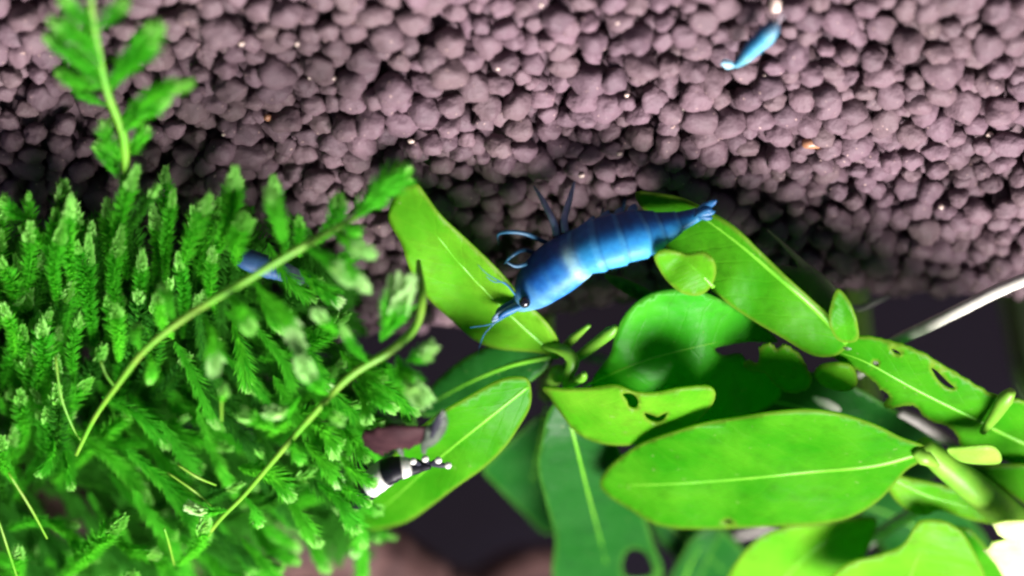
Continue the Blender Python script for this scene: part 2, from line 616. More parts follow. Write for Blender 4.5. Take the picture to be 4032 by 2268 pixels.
leaf(pA, [(2140, 1528), (2220, 1532), (2320, 1530), (2420, 1518), (2500, 1545), (2580, 1548), (2680, 1530), (2780, 1522), (2815, 1545), (2808, 1585), (2770, 1635), (2710, 1685), (2650, 1704),
          (2590, 1722), (2520, 1748), (2420, 1752), (2330, 1735), (2260, 1695), (2210, 1630), (2160, 1560)],
     [(2140, 1530, 15.5), (2300, 1585, 16.8), (2500, 1625, 18), (2660, 1610, 18.8), (2808, 1560, 19)], M_LEAF_Y, tilt=-0.35, fold=0.05, wave=1.0, rib=0, seed=4,
     holes=[[(2450, 1552), (2486, 1548), (2512, 1574), (2506, 1608), (2478, 1604), (2468, 1580)], [(2536, 1626), (2566, 1632), (2588, 1640), (2610, 1630), (2628, 1624), (2612, 1654), (2580, 1664), (2550, 1652)]],
     label='bright leaf with two small eaten holes')
leaf(pA, [(2215, 1560), (2160, 1620), (2135, 1720), (2118, 1840), (2150, 1980), (2185, 2120), (2200, 2320), (2500, 2360), (2560, 2310), (2600, 2290), (2606, 2230), (2575, 2150), (2540, 2040),
          (2490, 1900), (2430, 1760), (2340, 1640), (2270, 1570)],
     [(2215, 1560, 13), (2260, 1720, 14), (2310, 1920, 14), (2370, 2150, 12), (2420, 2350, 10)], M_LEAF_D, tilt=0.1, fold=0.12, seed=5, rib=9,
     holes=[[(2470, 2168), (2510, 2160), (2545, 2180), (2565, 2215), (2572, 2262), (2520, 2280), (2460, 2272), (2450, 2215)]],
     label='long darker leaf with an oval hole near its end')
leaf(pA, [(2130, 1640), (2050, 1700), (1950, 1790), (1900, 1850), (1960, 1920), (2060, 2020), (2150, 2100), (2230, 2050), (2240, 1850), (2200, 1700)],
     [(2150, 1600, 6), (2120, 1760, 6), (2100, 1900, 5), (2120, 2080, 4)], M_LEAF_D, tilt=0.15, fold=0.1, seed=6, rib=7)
leaf(pA, [(2330, 1500), (2400, 1400), (2425, 1310), (2470, 1230), (2550, 1165), (2660, 1140), (2780, 1155), (2900, 1215), (3010, 1290), (3060, 1345), (2960, 1345), (2880, 1355), (2815, 1372),
          (2850, 1400), (2920, 1395), (2960, 1450), (3040, 1470), (3080, 1540), (3030, 1600), (2900, 1650), (2700, 1680), (2500, 1640), (2360, 1560)],
     [(2300, 1520, 13), (2480, 1440, 13.5), (2680, 1380, 13), (2880, 1340, 12), (3060, 1345, 11)], M_LEAF_M, tilt=0.25, fold=0.1, seed=7, rib=7,
     label='large mid green leaf with a bitten far end')
leaf(pA, [(2850, 1520), (3020, 1470), (3260, 1480), (3480, 1590), (3700, 1740), (3640, 1900), (3350, 1800), (3050, 1720), (2880, 1640)],
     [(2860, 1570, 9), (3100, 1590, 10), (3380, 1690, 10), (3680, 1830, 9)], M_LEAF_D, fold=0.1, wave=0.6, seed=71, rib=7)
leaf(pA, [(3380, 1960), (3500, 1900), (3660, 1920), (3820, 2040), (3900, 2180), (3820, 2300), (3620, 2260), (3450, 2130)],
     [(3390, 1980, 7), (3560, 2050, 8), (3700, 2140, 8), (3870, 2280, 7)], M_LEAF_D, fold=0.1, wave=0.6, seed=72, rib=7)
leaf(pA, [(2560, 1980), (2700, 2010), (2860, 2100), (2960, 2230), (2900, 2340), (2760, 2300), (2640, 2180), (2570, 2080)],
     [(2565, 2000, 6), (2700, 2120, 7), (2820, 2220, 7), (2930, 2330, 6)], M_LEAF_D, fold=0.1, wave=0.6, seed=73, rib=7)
# stalks at the node
for pts, r in (([(2190, 1400, 11), (2260, 1330, 12), (2320, 1280, 12.5)], [0.55, 0.6, 0.3]),
               ([(2230, 1440, 12), (2330, 1365, 13), (2400, 1310, 13.5), (2425, 1285, 13.5)], [0.5, 0.75, 0.85, 0.35]),
               ([(2140, 1360, 11), (2215, 1378, 13), (2255, 1420, 14), (2240, 1470, 14.5), (2230, 1520, 15)], [0.5, 0.8, 0.9, 0.8, 0.6]),
               ([(2230, 1520, 15), (2290, 1490, 16), (2300, 1470, 16.5)], [0.5, 0.7, 0.35])):
    tube('stalk', [H(*p) for p in pts], [x * 0.75 * MM for x in r], M_STEM, pA, 10, smooth_n=5)
tube('stem', [H(2200, 1470, 13), H(2170, 1500, 8), H(2150, 1520, 2), foot(H(2150, 1520, 2))], [0.9 * MM, 0.9 * MM, 0.9 * MM, 0.8 * MM], M_STEM, pA, 10, smooth_n=5)
leaf(pA, [(2380, 1085), (2470, 1105), (2560, 1150), (2620, 1200), (2540, 1190), (2440, 1140)], [(2380, 1090, 6), (2500, 1140, 6.5), (2620, 1200, 7)], M_LEAF_D, wave=0.2, rib=0, seed=8)

# --- plant whose long leaf lies behind the shrimp's tail
pB = thing('stem_plant', foot(H(3345, 1410, 6)), 'green stem plant whose long leaf reaches behind the blue shrimp tail', 'plant')
leaf(pB, [(3340, 1345), (3290, 1270), (3200, 1185), (3100, 1095), (2990, 990), (2890, 895), (2790, 835), (2690, 785), (2590, 765), (2505, 760), (2525, 815), (2590, 870), (2610, 950),
          (2680, 1040), (2770, 1115), (2860, 1190), (2970, 1265), (3080, 1330), (3180, 1390), (3240, 1405), (3300, 1395)],
     [(3335, 1345, 14.5), (3210, 1215, 13.6), (3060, 1085, 11.8), (2900, 950, 9.2), (2740, 840, 6.4), (2560, 770, 5)], M_LEAF, tilt=0.18, fold=0.25, wave=0.5, rib=17, seed=11, rib_to=0.8,
     label='long bright leaf with a thick pale midrib')
leaf(pB, [(2578, 1010), (2620, 985), (2700, 1000), (2770, 995), (2815, 1040), (2810, 1110), (2760, 1160), (2690, 1155), (2635, 1115), (2595, 1060)],
     [(2810, 1130, 13.5), (2740, 1060, 13), (2680, 1010, 12)], M_LEAF_Y, tilt=0.1, fold=0.35, wave=0.3, rib=9, seed=12)
leaf(pB, [(3375, 1340), (3375, 1270), (3345, 1190), (3300, 1140), (3275, 1190), (3265, 1270), (3300, 1340)], [(3335, 1350, 15), (3320, 1260, 15), (3300, 1150, 14)], M_LEAF, fold=0.3, wave=0.2, rib=5, seed=13)
leaf(pB, [(3020, 905), (3080, 950), (3170, 1030), (3250, 1090), (3320, 1170), (3370, 1240), (3330, 1290), (3240, 1230), (3150, 1140), (3060, 1060), (3085, 1045), (3140, 1050), (3100, 990)],
     [(3360, 1240, 12), (3260, 1110, 10), (3150, 1020, 8), (3030, 915, 5)], M_GHOST, fold=0.1, wave=0.3, rib=5, rib_mat=M_GHOST, seed=14, thick=0.12,
     label='thin decayed grey green leaf')
tube('stem', [H(3340, 1350, 14.5), H(3350, 1400, 11), H(3345, 1410, 6), foot(H(3345, 1410, 6))], [0.7 * MM, 0.65 * MM, 0.6 * MM, 0.6 * MM], M_STEM_DARK, pB, 10, smooth_n=5)

# --- chewed leaf plant on the right
HSC = 0.62
pC = thing('stem_plant', foot(H(4130, 1900, 4)), 'green stem plant with chewed, holed leaves beside the pale root', 'plant')
leaf(pC, [(3228, 1372), (3300, 1340), (3400, 1325), (3500, 1342), (3600, 1375), (3700, 1430), (3800, 1490), (3890, 1545), (3960, 1570), (4060, 1590), (4180, 1700), (4180, 1900), (4060, 1850), (3960, 1815),
          (3860, 1790), (3790, 1768), (3770, 1720), (3735, 1680), (3680, 1662), (3640, 1640), (3600, 1598), (3550, 1600), (3495, 1608), (3480, 1592), (3502, 1565), (3492, 1545), (3462, 1530), (3452, 1512), (3400, 1470), (3330, 1435), (3270, 1400)],
     [(4180, 1800, 28), (4000, 1730, 28.5), (3800, 1630, 28), (3600, 1530, 27), (3400, 1420, 25), (3260, 1375, 23)], M_LEAF, tilt=0.12, fold=0.1, wave=0.8, seed=21, rib=13, rib_to=1.0,
     holes=[[(3665, 1448), (3690, 1460), (3730, 1500), (3762, 1528), (3735, 1530), (3695, 1500)], [(3440, 1420), (3458, 1425), (3455, 1440), (3438, 1436)], [(3508, 1372), (3535, 1380), (3548, 1396), (3522, 1392)]],
     label='bitten leaf with a slit and small holes', jag=2.2)
leaf(pC, [(2925, 1440), (2950, 1420), (2985, 1432), (2990, 1372), (3030, 1352), (3060, 1375), (3085, 1358), (3130, 1380), (3170, 1430), (3195, 1490), (3180, 1530), (3110, 1545), (3050, 1515), (3010, 1470), (2960, 1460)],
     [(3190, 1510, 24), (3100, 1460, 24), (2980, 1410, 23)], M_LEAF, fold=0.1, wave=0.4, rib=0, seed=22, jag=3, label='small ragged eaten leaf')
leaf(pC, [(3205, 1470), (3230, 1440), (3290, 1430), (3350, 1440), (3375, 1480), (3370, 1520), (3330, 1540), (3270, 1530), (3225, 1505)],
     [(3370, 1500, 25), (3290, 1485, 25), (3210, 1465, 24)], M_LEAF_Y, fold=0.1, wave=0.3, rib=0, seed=23)
tube('stalk', [H(3870, 1700, 30), H(3915, 1640, 31), H(3960, 1570, 31.5), H(3985, 1540, 31.5)], [0.35 * MM, 0.6 * MM, 0.8 * MM, 0.45 * MM], M_STEM, pC, 10, smooth_n=5)
tube('stem', [H(4180, 1800, 28), H(4170, 1860, 18), H(4130, 1900, 4), foot(H(4130, 1900, 4))], [0.8 * MM] * 4, M_STEM_DARK, pC, 10, smooth_n=5)

# --- front plant with the largest leaf
pD = thing('stem_plant', foot(H(4180, 2230, 6)), 'green stem plant with the largest oval leaf and a thick slanting stem', 'plant')
leaf(pD, [(2362, 1905), (2390, 1850), (2450, 1795), (2530, 1745), (2640, 1705), (2780, 1665), (2930, 1640), (3060, 1622), (3200, 1615), (3330, 1635), (3450, 1675), (3550, 1725), (3650, 1762), (3650, 1800),
          (3570, 1850), (3510, 1920), (3440, 1985), (3350, 2035), (3240, 2060), (3080, 2070), (2930, 2078), (2780, 2082), (2650, 2078), (2560, 2055), (2480, 2005), (2400, 1955)],
     [(3650, 1775, 33), (3450, 1830, 33.5), (3200, 1855, 33.5), (2900, 1885, 32), (2620, 1905, 30), (2370, 1910, 27)], M_LEAF, tilt=0.10, fold=0.10, wave=0.9, seed=31, rib=15,
     holes=[[(2848, 2050), (2868, 2045), (2884, 2052), (2866, 2062)]], label='largest oval leaf with pale specks and a bright midrib')
leaf(pD, [(3490, 1850), (3560, 1880), (3660, 1900), (3780, 1930), (3870, 1985), (3960, 2060), (3900, 2062), (3800, 2040), (3700, 2010), (3640, 2030), (3560, 2000), (3500, 1930)],
     [(3500, 1880, 30), (3650, 1950, 31), (3800, 1995, 32), (3950, 2058, 33)], M_LEAF_Y, tilt=0.2, fold=0.15, wave=0.3, rib=9, seed=32)
leaf(pD, [(3730, 1770), (3800, 1760), (3900, 1755), (3940, 1790), (3930, 1825), (3830, 1825), (3770, 1810)],
     [(3740, 1780, 33), (3840, 1792, 34), (3935, 1808, 34)], M_LEAF_B, fold=0.2, wave=0.1, rib=0, seed=33)
leaf(pD, [(3720, 1780), (3830, 1835), (3950, 1830), (4080, 1850), (4090, 2010), (4000, 1960), (3900, 1900), (3800, 1850)],
     [(3720, 1780, 30), (3880, 1855, 30), (4080, 1930, 30)], M_LEAF, fold=0.1, wave=0.3, rib=0, seed=36)
tube('stem', [H(3630, 1755, 33), H(3720, 1830, 33), H(3850, 1930, 33), H(3980, 2040, 31), H(4120, 2160, 25), H(4180, 2230, 6), foot(H(4180, 2230, 6))],
     [1.0 * MM, 1.35 * MM, 1.65 * MM, 1.8 * MM, 1.7 * MM, 1.6 * MM, 1.4 * MM], M_STEM, pD, 14, smooth_n=6)
tube('stalk', [H(3600, 1775, 34), H(3640, 1800, 34.5), H(3690, 1830, 34.5)], [0.5 * MM, 0.85 * MM, 0.4 * MM], M_STEM, pD, 10, smooth_n=4)

# --- bottom right plant, closest to the lamp
pE = thing('stem_plant', foot(H(3520, 2440, 5)), 'pale stem plant with bright overlapping leaves under the largest oval leaf', 'plant')
leaf(pE, [(2860, 2290), (2910, 2200), (2990, 2120), (3100, 2075), (3230, 2060), (3370, 2040), (3450, 2045), (3440, 2110), (3400, 2200), (3330, 2300), (3200, 2380), (3000, 2380), (2880, 2340)],
     [(3010, 2380, 30), (3120, 2240, 30), (3240, 2140, 29.5), (3420, 2050, 28)], M_LEAF_Y, tilt=-0.1, fold=0.2, wave=0.6, seed=41, rib=12)
leaf(pE, [(3240, 2320), (3330, 2225), (3450, 2190), (3550, 2150), (3600, 2080), (3630, 2050), (3720, 2055), (3790, 2100), (3840, 2180), (3880, 2300), (3800, 2380), (3500, 2400), (3280, 2380)],
     [(3560, 2390, 36), (3590, 2250, 36.5), (3640, 2140, 36), (3680, 2060, 35)], M_LEAF_Y, tilt=0.05, fold=0.25, wave=0.7, seed=42, rib=9)
leaf(pE, [(3905, 2062), (3960, 2052), (4060, 2048), (4140, 2090), (4150, 2300), (4060, 2360), (3960, 2290), (3920, 2220), (3868, 2165), (3890, 2160), (3905, 2135), (3965, 2125), (3930, 2105)],
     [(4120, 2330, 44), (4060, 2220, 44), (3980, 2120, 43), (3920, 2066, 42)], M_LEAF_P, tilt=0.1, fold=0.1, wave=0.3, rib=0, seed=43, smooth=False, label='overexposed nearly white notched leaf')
leaf(pE, [(3700, 2090), (3800, 2080), (3860, 2130), (3930, 2220), (3980, 2340), (3860, 2340), (3780, 2230)], [(3900, 2330, 31), (3820, 2180, 31), (3730, 2095, 30)], M_LEAF, fold=0.1, wave=0.3, rib=0, seed=44)
leaf(pE, [(2640, 2290), (2680, 2200), (2730, 2120), (2800, 2070), (2840, 2100), (2800, 2180), (2740, 2300)], [(2690, 2290, 17), (2740, 2180, 17), (2820, 2085, 16)], M_LEAF_D, fold=0.15, wave=0.3, rib=6, seed=45)
tube('stem', [H(3560, 2380, 35), H(3540, 2430, 25), H(3520, 2440, 5), foot(H(3520, 2440, 5))], [1.2 * MM] * 4, M_STEM, pE, 10, smooth_n=5)

# ------------------------------------------------------------------ roots and litter
def root(pts, radii, mat, label, smooth_n=6):
    W = [H(*p) for p in pts]
    c = W[0]
    t = thing('root', c, label, 'root')
    V = catmull(W, smooth_n)
    r = np.interp(np.linspace(0, len(W) - 1, len(V)), range(len(W)), radii) * MM
    r = [x * (1 + 0.08 * noise.noise(Vector((i * 0.7, 1, len(label))))) for i, x in enumerate(r)]
    V, F = tube_data([Vector(v) for v in V], r, 10)
    mesh('root_strand', V, F, mat, t)
    # side hairs
    h = [Vector(W[-2]), Vector(W[-2]) + Vector((0.0004, 0.0004, -0.0006)), Vector(W[-2]) + Vector((0.0006, 0.0012, -0.001))]
    V, F = tube_data(h, [0.16 * MM, 0.1 * MM, 0.04 * MM], 6)
    mesh('root_hair', V, F, mat, t)
root([(3380, 1470, 14), (3520, 1350, 17), (3650, 1285, 18), (3800, 1210, 18.5), (3950, 1135, 18.5), (4130, 1065, 18)], [0.55, 0.62, 0.66, 0.66, 0.68, 0.6], M_ROOT,
     'pale grey root slanting over the dark soil past the chewed leaf')
root([(3350, 2175, 22), (3440, 2120, 24), (3540, 2050, 25), (3650, 1990, 25.5), (3700, 1960, 25)], [0.6, 0.7, 0.7, 0.65, 0.5], M_ROOT,
     'short whitish root between the largest oval leaf and the pale leaves')
root([(3120, 1500, 13), (3180, 1530, 15), (3240, 1570, 16), (3290, 1595, 16), (3360, 1610, 15)], [0.4, 0.6, 0.75, 0.7, 0.45], M_ROOT,
     'stubby whitish root behind the top edge of the largest oval leaf')
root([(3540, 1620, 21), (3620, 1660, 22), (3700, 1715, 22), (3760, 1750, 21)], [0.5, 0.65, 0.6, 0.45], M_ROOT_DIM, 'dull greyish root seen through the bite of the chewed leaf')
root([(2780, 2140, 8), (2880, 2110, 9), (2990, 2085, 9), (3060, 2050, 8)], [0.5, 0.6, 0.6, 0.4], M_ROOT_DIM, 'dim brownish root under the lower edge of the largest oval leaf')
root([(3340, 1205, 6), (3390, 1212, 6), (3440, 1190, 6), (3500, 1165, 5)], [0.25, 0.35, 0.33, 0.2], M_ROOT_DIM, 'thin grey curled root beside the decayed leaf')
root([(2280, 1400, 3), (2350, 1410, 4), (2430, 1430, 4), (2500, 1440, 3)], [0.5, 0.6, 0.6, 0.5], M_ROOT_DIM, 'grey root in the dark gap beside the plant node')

HSC = 1.0
def driftwood():
    t = thing('driftwood', H(600, 2250, 0), 'knobbly wine brown driftwood showing through and under the moss clump', 'driftwood')
    for nm, ctrl, rad in (('trunk', [(-350, 1990, 2), (100, 1960, 5), (560, 2000, 7), (950, 2050, 7), (1300, 2120, 4), (1560, 2230, 0), (1760, 2420, -6)], [6.5, 7, 6.5, 6, 5, 4.2, 3.2]),
                          ('branch', [(300, 1900, 4), (520, 1620, 2), (760, 1420, 0), (950, 1250, -2)], [4, 3.6, 3.0, 2.2]),
                          ('branch', [(900, 2050, 6), (1180, 1860, 4), (1300, 1640, 1), (1330, 1450, -2)], [3.6, 3.2, 2.6, 2]),
                          ('branch', [(1600, 2300, -2), (1850, 2330, -10), (2080, 2230, -18), (2350, 2210, -24)], [3.4, 3.0, 2.6, 2.0])):
        V = [Vector(v) for v in catmull([H(*c) for c in ctrl], 12)]
        r = np.interp(np.linspace(0, len(ctrl) - 1, len(V)), range(len(ctrl)), rad) * MM
        W, F = tube_data(V, list(r), 28)
        out = []
        for i, v in enumerate(W):
            c = V[min(i // 28, len(V) - 1)]
            d = v - c
            k = 1 + 0.28 * noise.noise(v * 110) + 0.14 * noise.noise(v * 330) + 0.10 * noise.noise(Vector((i % 28 * 0.9, i // 28 * 0.12, 2.0)))
            out.append(c + d * k)
        mesh(nm, out, F, M_WOOD, t)
driftwood()

# ------------------------------------------------------------------ moss
VIEW = (cam_rot @ Vector((0, 0, -1))).normalized()
def frond_geo(pts3, width, step, rg, tipn, rows=3, taper0=0.5):
    """leaflets along a strand; returns (body verts, faces), (tip verts, faces), strand points"""
    L = [0.0]
    for a, b in zip(pts3[:-1], pts3[1:]):
        L.append(L[-1] + (b - a).length)
    tot = L[-1]
    n = max(6, int(tot / step))
    xs = np.array([[p.x, p.y, p.z] for p in pts3])
    q = np.linspace(0, tot, n)
    P = [Vector([np.interp(v, L, xs[:, k]) for k in range(3)]) for v in q]
    roll = rg.uniform(-0.5, 0.5)
    BV, BF, TV, TF = [], [], [], []
    for i, p in enumerate(P):
        f = i / (n - 1)
        t = (P[min(i + 1, n - 1)] - P[max(i - 1, 0)]).normalized()
        nrm = (-VIEW * 0.6 + Vector((0, 0, 1)) * 0.6)
        side = t.cross(nrm).normalized()
        nrm = side.cross(t).normalized()
        side = (side * math.cos(roll) + nrm * math.sin(roll)).normalized()
        nrm = side.cross(t).normalized()
        env = (taper0 + (1 - taper0) * min(1, f * 2.2)) * (1.0 if f < 0.78 else 1.0 - 0.55 * (f - 0.78) / 0.22)
        istip = tipn > 0 and f > 1 - tipn
        for rw in range(rows):
            sgn = 1 if (rw + i) % 2 else -1
            if rw >= 2:
                d = nrm * rg.uniform(0.3, 0.8) + side * rg.uniform(-0.6, 0.6)
            else:
                d = side * sgn + nrm * rg.uniform(-0.35, 0.35)
            fw = (1.45 if not istip else 2.0 + 1.2 * (f - 1 + tipn) / tipn) * rg.uniform(0.75, 1.3)
            d = (d.normalized() + t * fw).normalized()
            ln = width * 0.68 * env * rg.uniform(0.7, 1.2) * (0.95 if istip else 1)
            wd = ln * (rg.uniform(0.065, 0.115) if not istip else rg.uniform(0.36, 0.5))
            c = d.cross(nrm + Vector((rg.uniform(-.3, .3), rg.uniform(-.3, .3), rg.uniform(-.3, .3))))
            if c.length < 1e-5:
                continue
            c.normalize()
            up = c.cross(d) * (wd * 0.35)
            V_, F_ = (TV, TF) if istip else (BV, BF)
            b = len(V_)
            m = p + d * (ln * 0.45)
            V_ += [p, m + c * wd * 0.5 + up, m, m - c * wd * 0.5 + up, p + d * ln - up * rg.uniform(-1, 1.5)]
            F_ += [(b, b + 1, b + 2), (b, b + 2, b + 3), (b + 1, b + 4, b + 2), (b + 2, b + 4, b + 3)]
    return (BV, BF), (TV, TF), P

def frond(parent, ctrl, width=2.3, tip=M_MOSS_TIP, tipn=0.16, rg=rnd, step=0.11, rows=6, stem_r=0.10, mat=M_MOSS, name='frond', taper0=0.5):
    pts = [Vector(p) for p in catmull([H(*c) for c in ctrl], 6)]
    B, T, P = frond_geo(pts, width * MM, step * MM, rg, tipn, rows, taper0)
    V, F = B
    sV, sF = tube_data(P[::3] + [P[-1]], stem_r * MM, 5)
    b = len(V)
    V = V + sV
    F = F + [tuple(i + b for i in f) for f in sF]
    o = mesh(name, V, F, mat, parent, smooth=False)
    if T[0]:
        mesh('young_tip', T[0], T[1], tip, o, smooth=False)
    return o

def bend(tipx, tipy, ht, bx, by, hb, k=0.0):
    """three controls from base to tip with a sideways bend k (fraction of length)"""
    mx, my = (tipx + bx) / 2 - (tipy - by) * k, (tipy + by) / 2 + (tipx - bx) * k
    return [(bx, by, hb), (mx, my, (ht + hb) / 2 + 0.6), (tipx, tipy, ht)]

clump = thing('moss_clump', H(620, 1500, 0), 'dense dark green moss clump of feathery fronds over the soil', 'moss')
mr = random.Random(23)
# fronds reaching over the soil edge: tip, base, heights, width
TOP = [(283, 774, 290, 1180, 9, 2.4), (255, 860, 250, 1260, 13, 2.2), (538, 664, 500, 1100, 11, 2.6), (683, 753, 650, 1120, 10, 1.9), (925, 671, 780, 1080, 12, 2.9),
       (1076, 698, 1130, 980, 12, 2.3), (966, 850, 930, 1040, 15, 3.1), (1338, 774, 1240, 960, 14, 2.6), (14, 795, 120, 860, 9, 2.2), (90, 898, 200, 1000, 11, 2.0),
       (14, 1202, 60, 1420, 16, 2.2), (90, 1285, 120, 1480, 15, 2.0), (138, 1354, 190, 1540, 16, 2.0), (455, 1202, 470, 1420, 18, 2.3), (621, 1160, 680, 1330, 20, 1.9),
       (420, 790, 430, 1150, 8, 2.3), (600, 800, 600, 1200, 7, 2.2), (760, 820, 720, 1230, 8, 2.2), (860, 790, 820, 1180, 7, 2.2), (180, 960, 230, 1350, 9, 2.2), (350, 930, 380, 1400, 11, 2.4),
       (480, 900, 520, 1330, 12, 2.4), (560, 990, 600, 1400, 13, 2.2), (700, 1000, 720, 1330, 12, 2.0), (840, 980, 850, 1250, 12, 2.2), (60, 1010, 130, 1300, 9, 2.0), (1180, 860, 1180, 1010, 12, 2.0)]
for (tx, ty, bx, by, h, wd) in TOP:
    frond(clump, bend(tx, ty, h, bx, by, h * 0.8, mr.uniform(-0.12, 0.12)), wd, tipn=mr.uniform(0.16, 0.24), rg=mr)
LOW = [(488, 2040, 230, 2290, 27, 3.2), (614, 2185, 440, 2110, 26, 2.4), (812, 2034, 700, 2220, 27, 2.6), (1142, 1948, 940, 1840, 24, 3.0), (158, 1862, 210, 1730, 23, 2.0), (284, 1915, 250, 1780, 23, 1.9),
       (7, 1723, 60, 1900, 23, 2.2), (79, 2159, 60, 2330, 28, 2.4), (1320, 1783, 1210, 1640, 25, 2.6), (1445, 1651, 1390, 1500, 24, 2.2), (1440, 1800, 1340, 1680, 24, 2.2), (528, 2258, 420, 2330, 28, 2.6),
       (1420, 2290, 1400, 1990, 20, 2.4), (1160, 2210, 980, 2010, 20, 2.6), (1290, 2240, 1180, 2050, 18, 2.4), (700, 2290, 560, 2150, 25, 2.6), (960, 2300, 800, 2130, 24, 2.8), (330, 2200, 180, 2050, 24, 2.4)]
for (tx, ty, bx, by, h, wd) in LOW:
    frond(clump, bend(tx, ty, h, bx, by, h - 3, mr.uniform(-0.15, 0.15)), wd, tipn=mr.uniform(0.16, 0.28), rg=mr)
for (tx, ty, bx, by, h, wd) in [(1420, 960, 1290, 1060, 14, 2.6), (1330, 1180, 1180, 1060, 16, 2.6), (1500, 1480, 1340, 1380, 20, 2.6), (1540, 1600, 1400, 1470, 22, 2.6), (1390, 1990, 1290, 1820, 22, 2.6),
                                (1400, 2080, 1250, 1900, 24, 2.8), (1250, 2130, 1120, 1930, 24, 2.8), (1400, 2180, 1360, 1960, 20, 2.4), (1100, 2290, 950, 2120, 24, 2.8), (1330, 1900, 1200, 1740, 23, 2.6),
                                (1290, 1520, 1150, 1360, 20, 2.6), (1120, 1290, 1010, 1130, 18, 2.6), (1600, 1500, 1480, 1400, 20, 2.2)]:
    frond(clump, bend(tx, ty, h, bx, by, h - 2, mr.uniform(-0.12, 0.12)), wd, tipn=mr.uniform(0.2, 0.3), rg=mr, tip=mr.choice([M_MOSS_TIP, M_MOSS_PALE]))
for (tx, ty, bx, by, h, wd) in [(1462, 1900, 1340, 1790, 27, 2.2), (1440, 1975, 1330, 1880, 27, 2.2)]:
    frond(clump, bend(tx, ty, h, bx, by, h - 2, 0.08), wd, tipn=0.2, rg=mr)
# filler, lower in the clump
POLY = [(-60, 900), (120, 850), (300, 870), (520, 800), (800, 850), (1080, 900), (1300, 960), (1330, 1130), (1230, 1280), (1400, 1420), (1520, 1480), (1560, 1590), (1440, 1640), (1400, 1820),
        (1420, 2060), (1300, 2150), (1200, 2110), (1080, 2050), (960, 2110), (1000, 2290), (-60, 2330)]
GAPS = [(645, 1580, 75), (1000, 1720, 60), (880, 2090, 70), (330, 1980, 90), (240, 2110, 60), (560, 2130, 60), (700, 1000, 50), (1220, 1440, 60), (1180, 1580, 45), (260, 1480, 60)]
cnt = 0
while cnt < 170:
    x, y = mr.uniform(-60, 1560), mr.uniform(820, 2330)
    if y < 1250 and mr.random() < 0.55:
        continue
    if not inside((x, y), POLY):
        continue
    if any((x - gx) ** 2 + (y - gy) ** 2 < r * r for gx, gy, r in GAPS):
        continue
    # left-above the first runner the strands reach up, elsewhere they lie down to the right
    line = 885 + (1346 - x) * 0.80
    a = -1.5 + mr.gauss(0, 0.25) if y < line else mr.choice([0.65, 0.75, 0.8, 1.1, -0.5]) + mr.gauss(0, 0.22)
    ln = mr.uniform(240, 470)
    tx, ty = x + math.cos(a) * ln * 0.5, y + math.sin(a) * ln * 0.5
    bx, by = x - math.cos(a) * ln * 0.5, y - math.sin(a) * ln * 0.5
    h = mr.uniform(4, 12) + max(0, (y - 900)) / 1400 * 12
    if any((tx - gx) ** 2 + (ty - gy) ** 2 < (r * 0.9) ** 2 for gx, gy, r in GAPS):
        continue
    frond(clump, bend(tx, ty, h + mr.uniform(-1, 2), bx, by, h - mr.uniform(0, 3), mr.uniform(-0.12, 0.12)), mr.uniform(2.2, 3.3), tipn=mr.uniform(0.08, 0.2), rg=mr, step=0.19,
          tip=M_MOSS_TIP, mat=M_MOSS_DARK if mr.random() < 0.35 else M_MOSS)
    cnt += 1
# undergrowth: the uncountable low mass of the clump
UV_, UF_ = [], []
cnt = 0
while cnt < 330:
    x, y = mr.uniform(-120, 1540), mr.uniform(1000, 2360)
    if not inside((x, y), POLY):
        continue
    line = 885 + (1346 - x) * 0.80
    a = -1.5 + mr.gauss(0, 0.3) if y < line else 0.75 + mr.gauss(0, 0.45)
    ln = mr.uniform(200, 420)
    h = mr.uniform(1.5, 7) + max(0, (y - 900)) / 1400 * 10
    c = bend(x + math.cos(a) * ln / 2, y + math.sin(a) * ln / 2, h, x - math.cos(a) * ln / 2, y - math.sin(a) * ln / 2, h - 1, mr.uniform(-0.12, 0.12))
    if any((c[2][0] - gx) ** 2 + (c[2][1] - gy) ** 2 < (r * 0.7) ** 2 or (x - gx) ** 2 + (y - gy) ** 2 < (r * 0.9) ** 2 for gx, gy, r in GAPS):
        continue
    B, T, _ = frond_geo([Vector(p) for p in catmull([H(*q) for q in c], 5)], mr.uniform(2.4, 3.4) * MM, 0.24 * MM, mr, 0.0, 5)
    b = len(UV_)
    UV_ += B[0]
    UF_ += [tuple(i + b for i in f) for f in B[1]]
    cnt += 1
uo = mesh('undergrowth', UV_, UF_, M_MOSS_DARK, clump, smooth=False)
uo['kind'] = 'stuff'
# thin bare strands
for c in ([(33, 1862, 28), (120, 2000, 29), (185, 2120, 29)], [(396, 1420, 22), (420, 1480, 22.5), (455, 1525, 23)], [(218, 1400, 20), (240, 1560, 22), (290, 1690, 23), (323, 1740, 23)],
          [(660, 1860, 26), (760, 1930, 27), (830, 1990, 27)], [(647, 2080, 28), (665, 2140, 28), (686, 2225, 27)], [(-5, 2050, 29), (30, 2160, 30), (70, 2280, 30)], [(700, 1830, 26), (780, 1880, 26.5), (850, 1910, 26)]):
    tube('strand', [H(*p) for p in c], [0.10 * MM, 0.13 * MM, 0.10 * MM] + [0.08 * MM] * (len(c) - 3), M_MSTEM, clump, 6, smooth_n=5)

